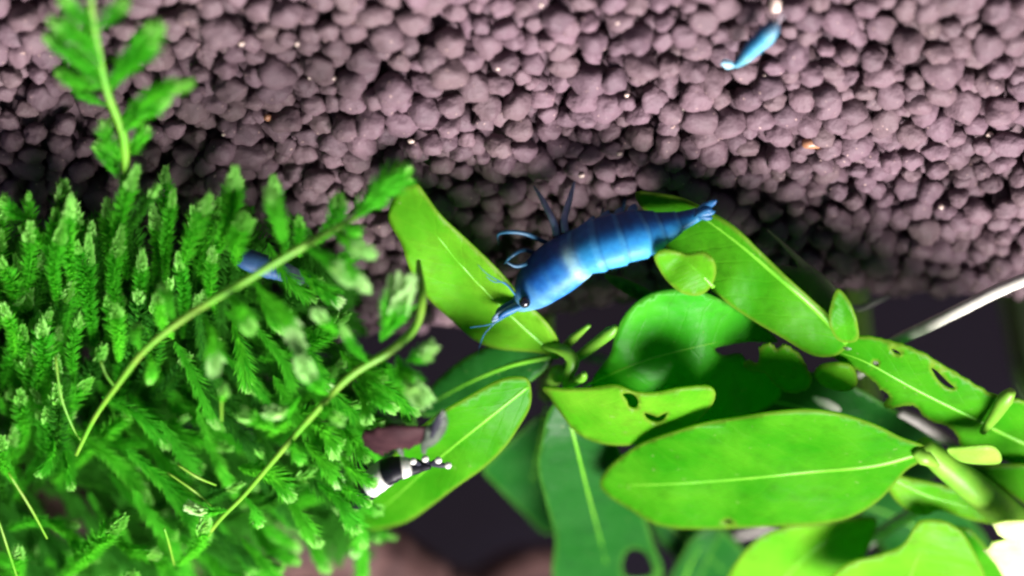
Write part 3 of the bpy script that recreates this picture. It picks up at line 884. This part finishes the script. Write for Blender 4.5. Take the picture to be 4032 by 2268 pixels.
# runners: long bright stems with side branches of leaflets
def runner(label, ctrl, radii, branches, tipfrond=None):
    r = thing('moss_runner', H(*ctrl[0]), label, 'moss', None)
    tube('stem', [H(*c) for c in ctrl], [x * MM for x in radii], M_MSTEM, r, 8, smooth_n=6)
    for b in branches:
        tx, ty, ht, bx, by, hb, wd = b[:7]
        tm = b[7] if len(b) > 7 else M_MOSS_TIP
        frond(r, bend(tx, ty, ht, bx, by, hb, mr.uniform(-0.1, 0.1)), wd, tip=tm, tipn=mr.uniform(0.24, 0.34) if tm is M_MOSS_TIP else mr.uniform(0.36, 0.5), rg=mr, taper0=0.25)
    return r
P_ = M_MOSS_PALE
runner('long moss stem rising to a leafy end beside the bright leaf under the shrimp head',
       [(300, 1790, 24), (373, 1644, 24), (455, 1526, 24.5), (573, 1375, 24), (738, 1243, 23), (966, 1105, 22), (1159, 988, 20.5), (1346, 885, 18), (1450, 820, 16)],
       [0.20, 0.24, 0.27, 0.30, 0.33, 0.35, 0.35, 0.30, 0.2],
       [(1560, 700, 13, 1400, 850, 17, 4.2), (1470, 780, 15, 1380, 870, 17, 3.6), (1400, 905, 17, 1330, 880, 18, 2.2), (1060, 760, 17, 1120, 1010, 20, 2.2), (1456, 995, 21, 1300, 900, 19, 2.4, P_),
        (1373, 1100, 23, 1200, 970, 20, 2.6, P_), (1440, 1135, 23, 1260, 1000, 21, 2.2, P_), (1242, 1225, 25, 1330, 1310, 23, 2.0, P_), (842, 1457, 27, 800, 1240, 23, 2.6, P_),
        (593, 1492, 25, 590, 1390, 24, 1.8), (980, 1290, 25, 900, 1150, 22, 2.4), (1187, 1395, 26, 1000, 1110, 22, 2.6, P_), (640, 1130, 21, 690, 1280, 23, 1.7), (540, 1290, 22, 560, 1390, 24, 1.6)])
runner('moss stem looping up in front of the bright leaf with pale tufts',
       [(800, 2130, 26), (870, 2040, 27), (960, 1950, 27), (1069, 1822, 27), (1222, 1644, 26.5), (1380, 1478, 25.5), (1546, 1375, 24), (1638, 1280, 22), (1662, 1168, 20), (1652, 1080, 17), (1648, 1030, 14)],
       [0.22, 0.24, 0.24, 0.27, 0.31, 0.35, 0.38, 0.40, 0.40, 0.36, 0.22],
       [(1575, 1140, 22, 1500, 1340, 24, 4.4, P_), (1700, 1365, 26, 1600, 1420, 24, 2.6, P_), (1656, 1560, 28, 1560, 1400, 24, 3.4, P_), (1070, 1620, 29, 1180, 1560, 26, 2.6, P_), (1187, 1420, 28, 1300, 1560, 26, 2.8, P_),
        (1350, 1290, 25, 1450, 1430, 25, 1.6), (1330, 1640, 28, 1270, 1590, 26, 2.4), (960, 1640, 28, 1090, 1700, 27, 2.2), (1180, 1800, 28, 1150, 1730, 27, 2.2), (750, 1990, 28, 900, 2010, 27, 2.2, P_), (1020, 2060, 27, 960, 1950, 27, 2.0)])
# the little bulb on a thin stalk
runner('thin moss sprig with one bulbous bright tip in the dark gap', [(873, 1660, 27), (872, 1600, 27.5), (876, 1540, 28)], [0.10, 0.11, 0.12], [(880, 1525, 28.5, 872, 1575, 28, 1.5)])

# the spray that hangs out over the soil on the left
sp = thing('moss_spray', H(500, 800, 0), 'lone moss spray with open side branches lying out over the soil', 'moss')
tube('stem', [H(*c) for c in ((505, 800, 10), (491, 580, 10), (475, 497, 10), (420, 353, 10), (375, 127, 9.5), (359, 0, 9), (352, -90, 8.5))],
     [0.4 * MM, 0.42 * MM, 0.40 * MM, 0.34 * MM, 0.30 * MM, 0.28 * MM, 0.22 * MM], M_MSTEM, sp, 8, smooth_n=6)
for (tx, ty, ht, bx, by, hb, wd) in ((618, 112, 11, 425, 330, 10, 2.6), (590, 170, 9, 430, 360, 9, 2.4), (740, 331, 12, 470, 480, 10, 2.0), (635, 390, 11, 480, 520, 10, 2.4), (215, 88, 10, 400, 260, 10, 2.0),
                                     (204, 149, 9, 405, 290, 10, 2.0), (243, 287, 8, 430, 350, 9, 1.8), (420, 502, 9, 488, 640, 10, 2.0), (254, 5, 10, 385, 130, 9, 1.8), (491, 11, 11, 385, 120, 9, 1.8),
                                     (300, 210, 9, 420, 350, 9, 2.2), (560, 520, 8, 490, 620, 9, 2.0), (395, 580, 8, 495, 740, 9, 2.0), (300, 330, 6, 440, 420, 8, 1.6)):
    frond(sp, bend(tx, ty, ht, bx, by, hb, mr.uniform(-0.1, 0.1)), wd * 1.35, tipn=0.22, rg=mr, taper0=0.3, step=0.16)

# ------------------------------------------------------------------ shrimps
def shrimp_material(name, rough=0.5):
    nt = NT(name)
    a = nt.attr('pigment_and_light')
    p = nt.pos()
    n1 = nt.noise(1500, 3, 0.6, p)
    c = nt.mix(1.0, a.outputs['Color'], nt.ramp(n1, [(0.3, (0.72, 0.76, 0.8)), (0.7, (1.15, 1.1, 1.05))]), 'MULTIPLY')
    nt.l(c, nt.b.inputs['Base Color'])
    nt.l(nt.bump(n1, 0.2, 0.0001), nt.b.inputs['Normal'])
    nt.set(Roughness=rough)
    nt.b.inputs['Specular IOR Level'].default_value = 0.22
    nt.b.inputs['Subsurface Weight'].default_value = 0.15
    nt.b.inputs['Subsurface Radius'].default_value = (0.3, 0.6, 1.0)
    nt.b.inputs['Subsurface Scale'].default_value = 0.0008
    return nt.m
M_SHR = shrimp_material('shrimp_shell')
M_EYE = plain('shrimp_eye', (0.004, 0.004, 0.008), (0.008, 0.008, 0.014), 800, 0.15, spec=0.6, bump=0)
M_BLUE_LEG = plain('blue_leg', (0.10, 0.17, 0.32), (0.30, 0.38, 0.52), 700, 0.4, 0.25)
M_BLUE_LEG_D = plain('dark_blue_leg', (0.012, 0.05, 0.10), (0.03, 0.10, 0.17), 700, 0.4, 0.2)
M_BLUE_FIN = plain('blue_fin', (0.010, 0.08, 0.24), (0.04, 0.18, 0.36), 600, 0.35, 0.35)
M_DK = plain('dark_blue_shell', (0.010, 0.05, 0.13), (0.02, 0.10, 0.22), 500, 0.35)
M_BAND_LEG = plain('banded_leg', (0.006, 0.006, 0.012), (0.02, 0.02, 0.03), 500, 0.4)
M_WHITE = plain('shell_white', (0.40, 0.39, 0.36), (0.50, 0.49, 0.46), 800, 0.3, spec=0.5)

def body(parent, spine, seg_from, nseg, paint, name='body', side_k=0.78, rings=110, around=32):
    """spine: (px, py, h, r_mm); one continuous lofted body from rostrum base to tail"""
    pts = [H(a, b, h) for a, b, h, r in spine]
    R = [s[3] for s in spine]
    c = catmull([tuple(p) + (r,) for p, r in zip(pts, R)], 12)
    arr = np.array([list(x) for x in c])
    d = np.concatenate([[0], np.cumsum(np.sqrt(((arr[1:, :3] - arr[:-1, :3]) ** 2).sum(1)))])
    d /= d[-1]
    q = np.linspace(0, 1, rings)
    S = [Vector([np.interp(v, d, arr[:, k]) for k in range(3)]) for v in q]
    rr = [max(0.02, float(np.interp(v, d, arr[:, 3]))) for v in q]
    V, F, C, frames = [], [], [], []
    for i, p in enumerate(S):
        s = q[i]
        t = (S[min(i + 1, rings - 1)] - S[max(i - 1, 0)]).normalized()
        up = Vector((0, 0, 1))
        up = (up - t * up.dot(t)).normalized()
        sd = t.cross(up).normalized()
        frames.append((p, t, up, sd, rr[i]))
        k = 1.0
        if s > seg_from:
            f = (s - seg_from) / (1 - seg_from) * nseg
            k = 1.0 + 0.08 * ((f % 1.0) - 0.5) if f < nseg - 0.02 else 1.0
        for a in range(around):
            an = 2 * math.pi * a / around
            cu, cs = math.sin(an), math.cos(an)
            ru = rr[i] * MM * k
            # pleura flare on the underside, ridge on the back
            fl = 1.0 + (0.10 if (s > seg_from and cu < -0.2) else 0)
            ridge = 1.04 if cu > 0.92 else 1.0
            V.append(p + up * (cu * ru * (ridge if cu > 0 else 0.95)) + sd * (cs * ru * side_k * fl))
            C.append(paint(s, cu, cs, p))
    for i in range(rings - 1):
        for a in range(around):
            F.append((i * around + a, i * around + (a + 1) % around, (i + 1) * around + (a + 1) % around, (i + 1) * around + a))
    F.append(tuple(reversed(range(around))))
    F.append(tuple(range((rings - 1) * around, rings * around)))
    o = mesh(name, V, F, M_SHR, parent)
    at = o.data.color_attributes.new('pigment_and_light', 'FLOAT_COLOR', 'POINT')
    at.data.foreach_set('color', np.array([(*c, 1) for c in C], np.float32).ravel())
    return o, frames

def blade(name, parent, a, b, width, mat, nrm, thick=0.12):
    """a flat tapered lobe from a to b"""
    a, b = Vector(a), Vector(b)
    t = (b - a).normalized()
    s = t.cross(Vector(nrm)).normalized()
    n = s.cross(t)
    V, F = [], []
    N, A = 9, 8
    L = (b - a).length
    for i in range(N):
        f = i / (N - 1)
        wv = width * MM * (0.35 + 0.65 * math.sin(min(1, f * 1.25) * math.pi / 2)) * math.sqrt(max(0.02, 1 - max(0, (f - 0.6) / 0.4) ** 2))
        for k in range(A):
            an = 2 * math.pi * k / A
            V.append(a + t * (L * f) + s * (math.cos(an) * wv) + n * (math.sin(an) * thick * MM))
    for i in range(N - 1):
        for k in range(A):
            F.append((i * A + k, i * A + (k + 1) % A, (i + 1) * A + (k + 1) % A, (i + 1) * A + k))
    F.append(tuple(reversed(range(A))))
    F.append(tuple(range((N - 1) * A, N * A)))
    return mesh(name, V, F, mat, parent)

def ball(name, parent, c, r, mat, sx=1.0):
    V, F = ICO3
    return mesh(name, [Vector(c) + Vector((v.x * r * MM * sx, v.y * r * MM, v.z * r * MM)) for v in V], F, mat, parent)

def lerp3(a, b, t):
    t = max(0, min(1, t))
    return tuple(x + (y - x) * t for x, y in zip(a, b))

# --- large blue shrimp
def paint_blue(s, cu, cs, p):  # blue pigment, with a lit back and shaded belly painted in
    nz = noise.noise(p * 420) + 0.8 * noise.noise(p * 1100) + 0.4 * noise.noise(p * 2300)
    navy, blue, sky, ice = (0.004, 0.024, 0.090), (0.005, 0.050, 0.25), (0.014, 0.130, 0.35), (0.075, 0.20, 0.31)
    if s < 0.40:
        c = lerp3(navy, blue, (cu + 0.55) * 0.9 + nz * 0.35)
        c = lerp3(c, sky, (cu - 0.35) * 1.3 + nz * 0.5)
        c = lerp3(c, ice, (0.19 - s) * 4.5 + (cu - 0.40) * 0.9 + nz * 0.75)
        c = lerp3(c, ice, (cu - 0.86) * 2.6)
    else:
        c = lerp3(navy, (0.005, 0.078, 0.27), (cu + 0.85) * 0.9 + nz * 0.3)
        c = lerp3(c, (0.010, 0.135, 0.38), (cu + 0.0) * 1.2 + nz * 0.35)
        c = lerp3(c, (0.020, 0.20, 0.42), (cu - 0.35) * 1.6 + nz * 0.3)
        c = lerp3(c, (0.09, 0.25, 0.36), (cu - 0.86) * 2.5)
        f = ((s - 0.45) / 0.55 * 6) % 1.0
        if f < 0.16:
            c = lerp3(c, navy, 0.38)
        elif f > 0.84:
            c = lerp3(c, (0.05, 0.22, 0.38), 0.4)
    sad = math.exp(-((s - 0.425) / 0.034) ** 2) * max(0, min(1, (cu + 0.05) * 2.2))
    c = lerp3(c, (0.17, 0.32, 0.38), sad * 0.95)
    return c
sh = thing('shrimp', H(2250, 960, 1.0), 'large royal blue shrimp with a pale saddle band standing on the soil', 'shrimp')
kpx = 0.0252
spine = [(2018, 1206, 11.0, 0.35), (2052, 1184, 11.0, 1.30), (2098, 1136, 10.8, 2.45), (2150, 1086, 10.6, 2.95), (2205, 1046, 10.4, 3.05), (2262, 1010, 10.2, 2.85), (2310, 984, 10.2, 2.65), (2365, 962, 10.2, 2.85),
         (2430, 944, 10.0, 2.78), (2495, 926, 9.6, 2.62), (2556, 912, 9.0, 2.3), (2612, 896, 8.6, 1.75), (2668, 876, 8.2, 1.2), (2720, 856, 8.0, 0.85), (2752, 842, 7.9, 0.7)]
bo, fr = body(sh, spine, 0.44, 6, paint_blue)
def at_s(fr, s):
    return fr[min(len(fr) - 1, max(0, int(s * (len(fr) - 1))))]
# rostrum, eyes, antennal scales, antennae
p, t, up, sd, r = at_s(fr, 0.03)
blade('rostrum', sh, H(2060, 1200, 12.2), H(1962, 1248, 12.8), 0.42, M_BLUE_FIN, (0, 0, 1), 0.3)
for sgn in (1, -1):
    e = H(2066, 1190, 13.5) if sgn > 0 else H(2040, 1160, 11.0) + Vector((0, 1.6 * MM, 0))
    tube('eyestalk', [H(2072, 1178, 12.0), e], [0.4 * MM, 0.42 * MM], M_DK, sh, 8)
    ball('eye', sh, e, 0.56, M_EYE)
blade('antennal_scale', sh, H(2055, 1168, 11.2), H(1952, 1240, 11.6), 0.62, M_DK, (0, 0, 1), 0.25)
blade('antennal_scale', sh, H(2045, 1190, 11.8), H(1938, 1262, 12.0), 0.50, M_BLUE_LEG, (0, 0, 1), 0.25)
for pts in ([(2050, 1180, 11), (2000, 1126, 11.5), (1950, 1098, 12), (1910, 1072, 12.5), (1880, 1040, 12)], [(2050, 1190, 11), (1990, 1116, 12.5), (1945, 1110, 13), (1915, 1088, 13.2)],
            [(2040, 1200, 12), (1960, 1262, 13), (1905, 1320, 13.5), (1880, 1400, 13)], [(2045, 1205, 12), (1950, 1270, 12.5), (1850, 1290, 12.5)]):
    tube('antenna', [H(*q) for q in pts], [0.09 * MM, 0.06 * MM, 0.045 * MM, 0.03 * MM][:len(pts)] + [0.03 * MM] * max(0, len(pts) - 4), M_DK, sh, 6, smooth_n=5)
# walking legs: thigh, shin and foot in one tapered tube
LEGS = [([(2192, 925, 8), (2178, 872, 7.2), (2140, 795, 4.5), (2104, 735, 1.4)], M_BLUE_LEG), ([(2225, 915, 8), (2222, 862, 7.0), (2243, 785, 4.5), (2262, 715, 1.2)], M_BLUE_LEG),
        ([(2150, 955, 8), (2060, 918, 8.5), (1968, 918, 8), (1962, 962, 4)], M_BLUE_LEG_D), ([(2120, 1000, 8), (2060, 985, 9), (2010, 1012, 10), (1985, 1040, 9)], M_BLUE_LEG_D),
        ([(2100, 1030, 9), (2070, 1040, 10.5), (2030, 1048, 11), (1990, 1030, 11)], M_BLUE_LEG_D)]
for k, (q, mt) in enumerate(LEGS):
    tube('leg', [H(*v) for v in q], [x * (0.85 if k < 2 else 0.5) * MM for x in (0.46, 0.42, 0.34, 0.12)], mt, sh, 8, smooth_n=5)
for i in range(5):
    p, t, up, sd, r = at_s(fr, 0.20 + i * 0.05)
    s_ = sd if sd.y > 0 else -sd
    a = p - up * (r * 0.7 * MM) + s_ * 0.9 * MM
    k = a + s_ * 2.6 * MM - up * 0.6 * MM + t * (i - 2) * 0.8 * MM
    f = k + s_ * 1.4 * MM + t * (i - 2) * 0.8 * MM
    f.z = soil_z(f.x, f.y) + 0.0008
    tube('leg', [a, k, (k + f) / 2 + s_ * 0.3 * MM, f], [0.4 * MM, 0.36 * MM, 0.28 * MM, 0.12 * MM], M_BLUE_LEG_D, sh, 8, smooth_n=4)
for i in range(4):
    p, t, up, sd, r = at_s(fr, 0.48 + i * 0.075)
    for s_ in (sd, -sd):
        a = p - up * (r * 0.75 * MM) + s_ * 0.7 * MM
        blade('swimmeret', sh, a, a - up * 1.1 * MM + t * 1.2 * MM, 0.5, M_DK, tuple(s_), 0.18)
for (a, b, wd, m) in (((2738, 842, 8.0), (2822, 788, 8.0), 0.36, M_BLUE_FIN), ((2745, 848, 8.0), (2816, 832, 7.6), 0.34, M_BLUE_FIN), ((2742, 852, 8.0), (2804, 858, 8.0), 0.34, M_BLUE_FIN), ((2735, 838, 7.8), (2796, 800, 7.0), 0.36, M_BLUE_FIN)):
    blade('tail_fan_lobe', sh, H(*a), H(*b), wd, m, (0, -0.6, 0.8), 0.14)
blade('telson', sh, H(2735, 848, 8.3), H(2802, 820, 8.3), 0.34, M_BLUE_FIN, (0, 0, 1), 0.3)

# --- young blue shrimp on the open soil
def paint_cyan(s, cu, cs, p):  # turquoise pigment, the strongly lit back painted into it
    nz = noise.noise(p * 900)
    c = lerp3((0.008, 0.09, 0.26), (0.010, 0.19, 0.40), (cu + 0.5) + nz * 0.5)
    c = lerp3(c, (0.13, 0.36, 0.42), (cu - 0.45) * 1.6 + nz * 0.5)
    if s < 0.22:
        c = lerp3((0.07, 0.08, 0.11), c, s * 4.0)
    f = ((s - 0.4) / 0.6 * 6) % 1.0
    if s > 0.4 and f < 0.15:
        c = lerp3(c, (0.01, 0.15, 0.3), 0.5)
    return c
s2 = thing('shrimp', H(2960, 180, 0.5), 'small turquoise young shrimp alone on the open soil', 'shrimp')
sp2 = [(3066, 82, 4.0, 0.15), (3052, 96, 4.0, 0.65), (3036, 118, 4.0, 0.95), (3014, 144, 3.9, 1.02), (2990, 166, 3.8, 0.95), (2968, 186, 3.7, 0.90), (2948, 208, 3.5, 0.78), (2928, 230, 3.2, 0.60), (2908, 248, 2.9, 0.42), (2895, 256, 2.8, 0.32)]
b2, fr2 = body(s2, sp2, 0.42, 6, paint_cyan, rings=54, around=18)
for (a, b) in (((2898, 254, 2.8), (2838, 252, 2.6)), ((2900, 252, 2.8), (2840, 240, 2.3)), ((2900, 258, 2.9), (2850, 264, 2.6))):
    blade('tail_fan_lobe', s2, H(*a), H(*b), 0.26, plain('cyan_fin', (0.3, 0.6, 0.75), (0.6, 0.8, 0.85), 900, 0.3, 0.3) if 'cyan_fin' not in bpy.data.materials else bpy.data.materials['cyan_fin'], (0, -0.5, 0.85), 0.08)
for k in (1, -1):
    ball('eye', s2, H(3052, 98, 4.3) + Vector((0, -0.5 * k * MM, 0.1 * MM)), 0.24, M_EYE)
M_CLEAR = plain('clear_leg', (0.22, 0.20, 0.24), (0.34, 0.32, 0.36), 900, 0.3, 0.3)
for pts in ([(3032, 110, 3.2), (3024, 80, 2.6), (3012, 55, 1.2)], [(3028, 116, 3.2), (3034, 85, 2.6), (3040, 58, 1.2)], [(3008, 138, 3.0), (2996, 118, 2.4), (2986, 96, 1.0)], [(2990, 150, 3.0), (2975, 135, 2.2), (2965, 120, 1.0)]):
    tube('leg', [H(*q) for q in pts], [0.17 * MM, 0.14 * MM, 0.06 * MM], M_CLEAR, s2, 6, smooth_n=4)
for pts in ([(3064, 84, 4.1), (3078, 50, 4.2), (3070, 10, 3.5)], [(3064, 84, 4.1), (3090, 66, 4.3), (3110, 30, 3.6)]):
    tube('antenna', [H(*q) for q in pts], [0.08 * MM, 0.05 * MM, 0.03 * MM], M_CLEAR, s2, 6, smooth_n=4)

# --- black and white banded shrimp on its leaf
def paint_band(s, cu, cs, p):
    nz = noise.noise(p * 900) * 0.022
    q = s + nz
    white, black, cream = (0.46, 0.46, 0.42), (0.002, 0.002, 0.005), (0.27, 0.28, 0.22)
    if q < 0.40: c = black
    elif q < 0.625: c = lerp3(cream, white, (cu + 0.2))
    elif q < 0.755: c = black
    elif q < 0.825: c = white
    else: c = black
    return c
s3 = thing('shrimp', H(1520, 1890, 18), 'black and white banded shrimp on a long leaf at the moss edge', 'shrimp')
sp3 = [(1390, 1985, 23, 0.3), (1405, 1968, 23.2, 1.0), (1436, 1935, 23.4, 1.3), (1474, 1897, 23.6, 1.5), (1512, 1866, 23.7, 1.52), (1550, 1848, 23.7, 1.4), (1584, 1841, 23.6, 1.2), (1616, 1838, 23.5, 0.95), (1647, 1835, 23.3, 0.74), (1676, 1832, 23.1, 0.55), (1695, 1830, 23, 0.42)]
b3, fr3 = body(s3, sp3, 0.42, 6, paint_band, rings=60, around=20)
for (a, b) in (((1690, 1830, 23.1), (1726, 1812, 23.4)), ((1692, 1832, 23.1), (1764, 1832, 23.2)), ((1688, 1828, 23), (1674, 1806, 23.6)), ((1660, 1835, 23.3), (1626, 1816, 24.3))):
    blade('tail_fan_lobe', s3, H(*a), H(*b), 0.3, M_BAND_LEG, (0, -0.5, 0.85), 0.12)
    ball('white_spot', s3, H(*b), 0.36, M_WHITE)
ball('white_spot', s3, H(1462, 1950, 24.3), 0.3, M_WHITE)
for k in (1, -1):
    ball('eye', s3, H(1408, 1968, 24) + Vector((0, -0.9 * k * MM, 0)), 0.4, M_EYE)
for i in range(4):
    p, t, up, sd, r = at_s(fr3, 0.25 + i * 0.06)
    for s_ in (sd, -sd):
        a = p - up * r * 0.7 * MM
        tube('leg', [a, a + s_ * 1.3 * MM - up * 0.5 * MM, a + s_ * 1.9 * MM - up * 2.6 * MM], [0.2 * MM, 0.17 * MM, 0.07 * MM], M_BAND_LEG, s3, 6, smooth_n=4)

# --- hidden shrimp behind the moss stem
s4 = thing('shrimp', H(1060, 1060, 3), 'dull grey blue shrimp half hidden behind a long moss stem', 'shrimp')
def paint_grey(s, cu, cs, p):
    c = lerp3((0.012, 0.04, 0.12), (0.03, 0.08, 0.19), cu + 0.4 + noise.noise(p * 700) * 0.5)
    return lerp3(c, (0.12, 0.16, 0.22), (s - 0.6) * 5)
sp4 = [(915, 985, 10, 0.3), (945, 1005, 10.2, 1.0), (985, 1025, 10.4, 1.2), (1040, 1046, 10.4, 1.2), (1095, 1062, 10.2, 1.1), (1150, 1082, 10, 0.9), (1190, 1100, 9.8, 0.6)]
b4, fr4 = body(s4, sp4, 0.42, 6, paint_grey, rings=48, around=16)
for (a, b) in (((1185, 1098, 9.9), (1225, 1090, 9.6)), ((1185, 1100, 9.9), (1220, 1125, 9.6))):
    blade('tail_fan_lobe', s4, H(*a), H(*b), 0.4, M_BLUE_LEG, (0, -0.5, 0.85), 0.1)
for k in (1, -1):
    ball('eye', s4, H(938, 998, 11) + Vector((0, -0.7 * k * MM, 0)), 0.35, M_EYE)

# ------------------------------------------------------------------ brown scrap above the banded shrimp
sx = thing('leaf_scrap', H(1540, 1720, 20), 'small curled brown scrap with a grey rim lying above the banded shrimp', 'debris')
def cr(x, y):
    return (1350 + x * 0.3106, 1550 + y * 0.3106)
leaf(sx, [cr(*q) for q in ((250, 490), (480, 425), (760, 400), (1000, 425), (1090, 400), (1080, 520), (1010, 600), (950, 640), (850, 690), (740, 690), (650, 690), (540, 745), (480, 775), (400, 725), (270, 650))],
     [(*cr(260, 570), 28), (*cr(600, 580), 28.6), (*cr(1060, 480), 28.6)], M_SCRAP, fold=-0.35, wave=0.3, rib=0, seed=61, name='blade', thick=0.35, jag=5)
leaf(sx, [cr(*q) for q in ((1060, 430), (1150, 350), (1210, 260), (1260, 215), (1320, 290), (1318, 420), (1250, 550), (1150, 650), (1070, 690), (1050, 755), (1000, 745), (990, 640), (1030, 560))],
     [(*cr(1010, 690), 28.4), (*cr(1150, 500), 29), (*cr(1270, 240), 28.4)], M_SCRAP_G, fold=-0.3, wave=0.3, rib=0, seed=62, name='rim', thick=0.3)
blade('dark_fold', sx, H(*cr(1120, 560), 29.6), H(*cr(1245, 250), 29.4), 0.45, M_BAND_LEG, (0, -0.6, 0.8), 0.12)
tube('spine', [H(*cr(700, 680), 28.3), H(*cr(730, 730), 28.2), H(*cr(760, 790), 27.4)], [0.25 * MM, 0.3 * MM, 0.12 * MM], M_SCRAP_G, sx, 8, smooth_n=4)

# ------------------------------------------------------------------ crumbs on the soil
def on_soil(px, py):
    """highest grain top near the ray at this pixel"""
    best = None
    for k in range(60):
        h = 3.0 - k * 0.1
        p = H(px, py, h)
        for g in near(p):
            if (Vector((g[1], g[2], g[3])) - p).length < 0.00122:
                return p
    return H(px, py, 0)
cells = {}
for g in grains:
    cells.setdefault((int(g[1] // 0.004), int(g[2] // 0.004)), []).append(g)
def near(p):
    i, j = int(p.x // 0.004), int(p.y // 0.004)
    return [g for a in (-1, 0, 1) for b in (-1, 0, 1) for g in cells.get((i + a, j + b), ())]
cg = random.Random(5)
def crumb(px, py, r, mat, label, cat, group=None, stretch=1.0, name='crumb'):
    p = on_soil(px, py)
    V, F = GR_ROUGH[cg.randrange(10)]
    m = Matrix.Rotation(cg.uniform(0, 6.28), 4, 'Z') @ Matrix.Rotation(cg.uniform(0, 3), 4, 'Y')
    W = []
    for v in V:
        q = m @ v
        W.append(p + Vector((q.x * r * stretch, q.y * r, q.z * r)) * MM)
    t = mesh(name, [w - p for w in W], F, mat)
    t.location = p
    tag(t, label, cat, group)
for (x, y, r) in ((1852, 440, 0.42), (1618, 556, 0.34), (2440, 605, 0.3), (1220, 305, 0.3), (1313, 308, 0.32), (855, 580, 0.36), (1170, 172, 0.34), (950, 172, 0.3), (2435, 90, 0.3), (2468, 375, 0.3), (1960, 270, 0.28),
                  (1515, 300, 0.28), (3900, 530, 0.4), (3705, 815, 0.42), (2290, 690, 0.34), (1500, 55, 0.26), (2130, 20, 0.28), (880, 530, 0.24), (3600, 150, 0.3), (2690, 430, 0.3), (3010, 300, 0.3), (290, 400, 0.34)):
    crumb(x, y, r * 0.72, M_CRUMB, 'tiny pale crumb lodged between soil grains', 'crumb', 'pale crumbs scattered on the soil', cg.uniform(0.8, 1.5))
crumb(3195, 565, 0.6, M_FOOD, 'elongated orange food crumb on the soil right of the blue shrimp tail', 'food crumb', None, 1.7, 'food_crumb')
crumb(1052, 462, 0.38, M_FOOD, 'tiny orange brown flake on the soil near the moss spray', 'food crumb', None, 1.0, 'food_crumb')
crumb(3052, 14, 0.9, M_CRUMB, 'whitish fragment on the soil beside the young turquoise shrimp', 'crumb', None, 0.7, 'pale_fragment')
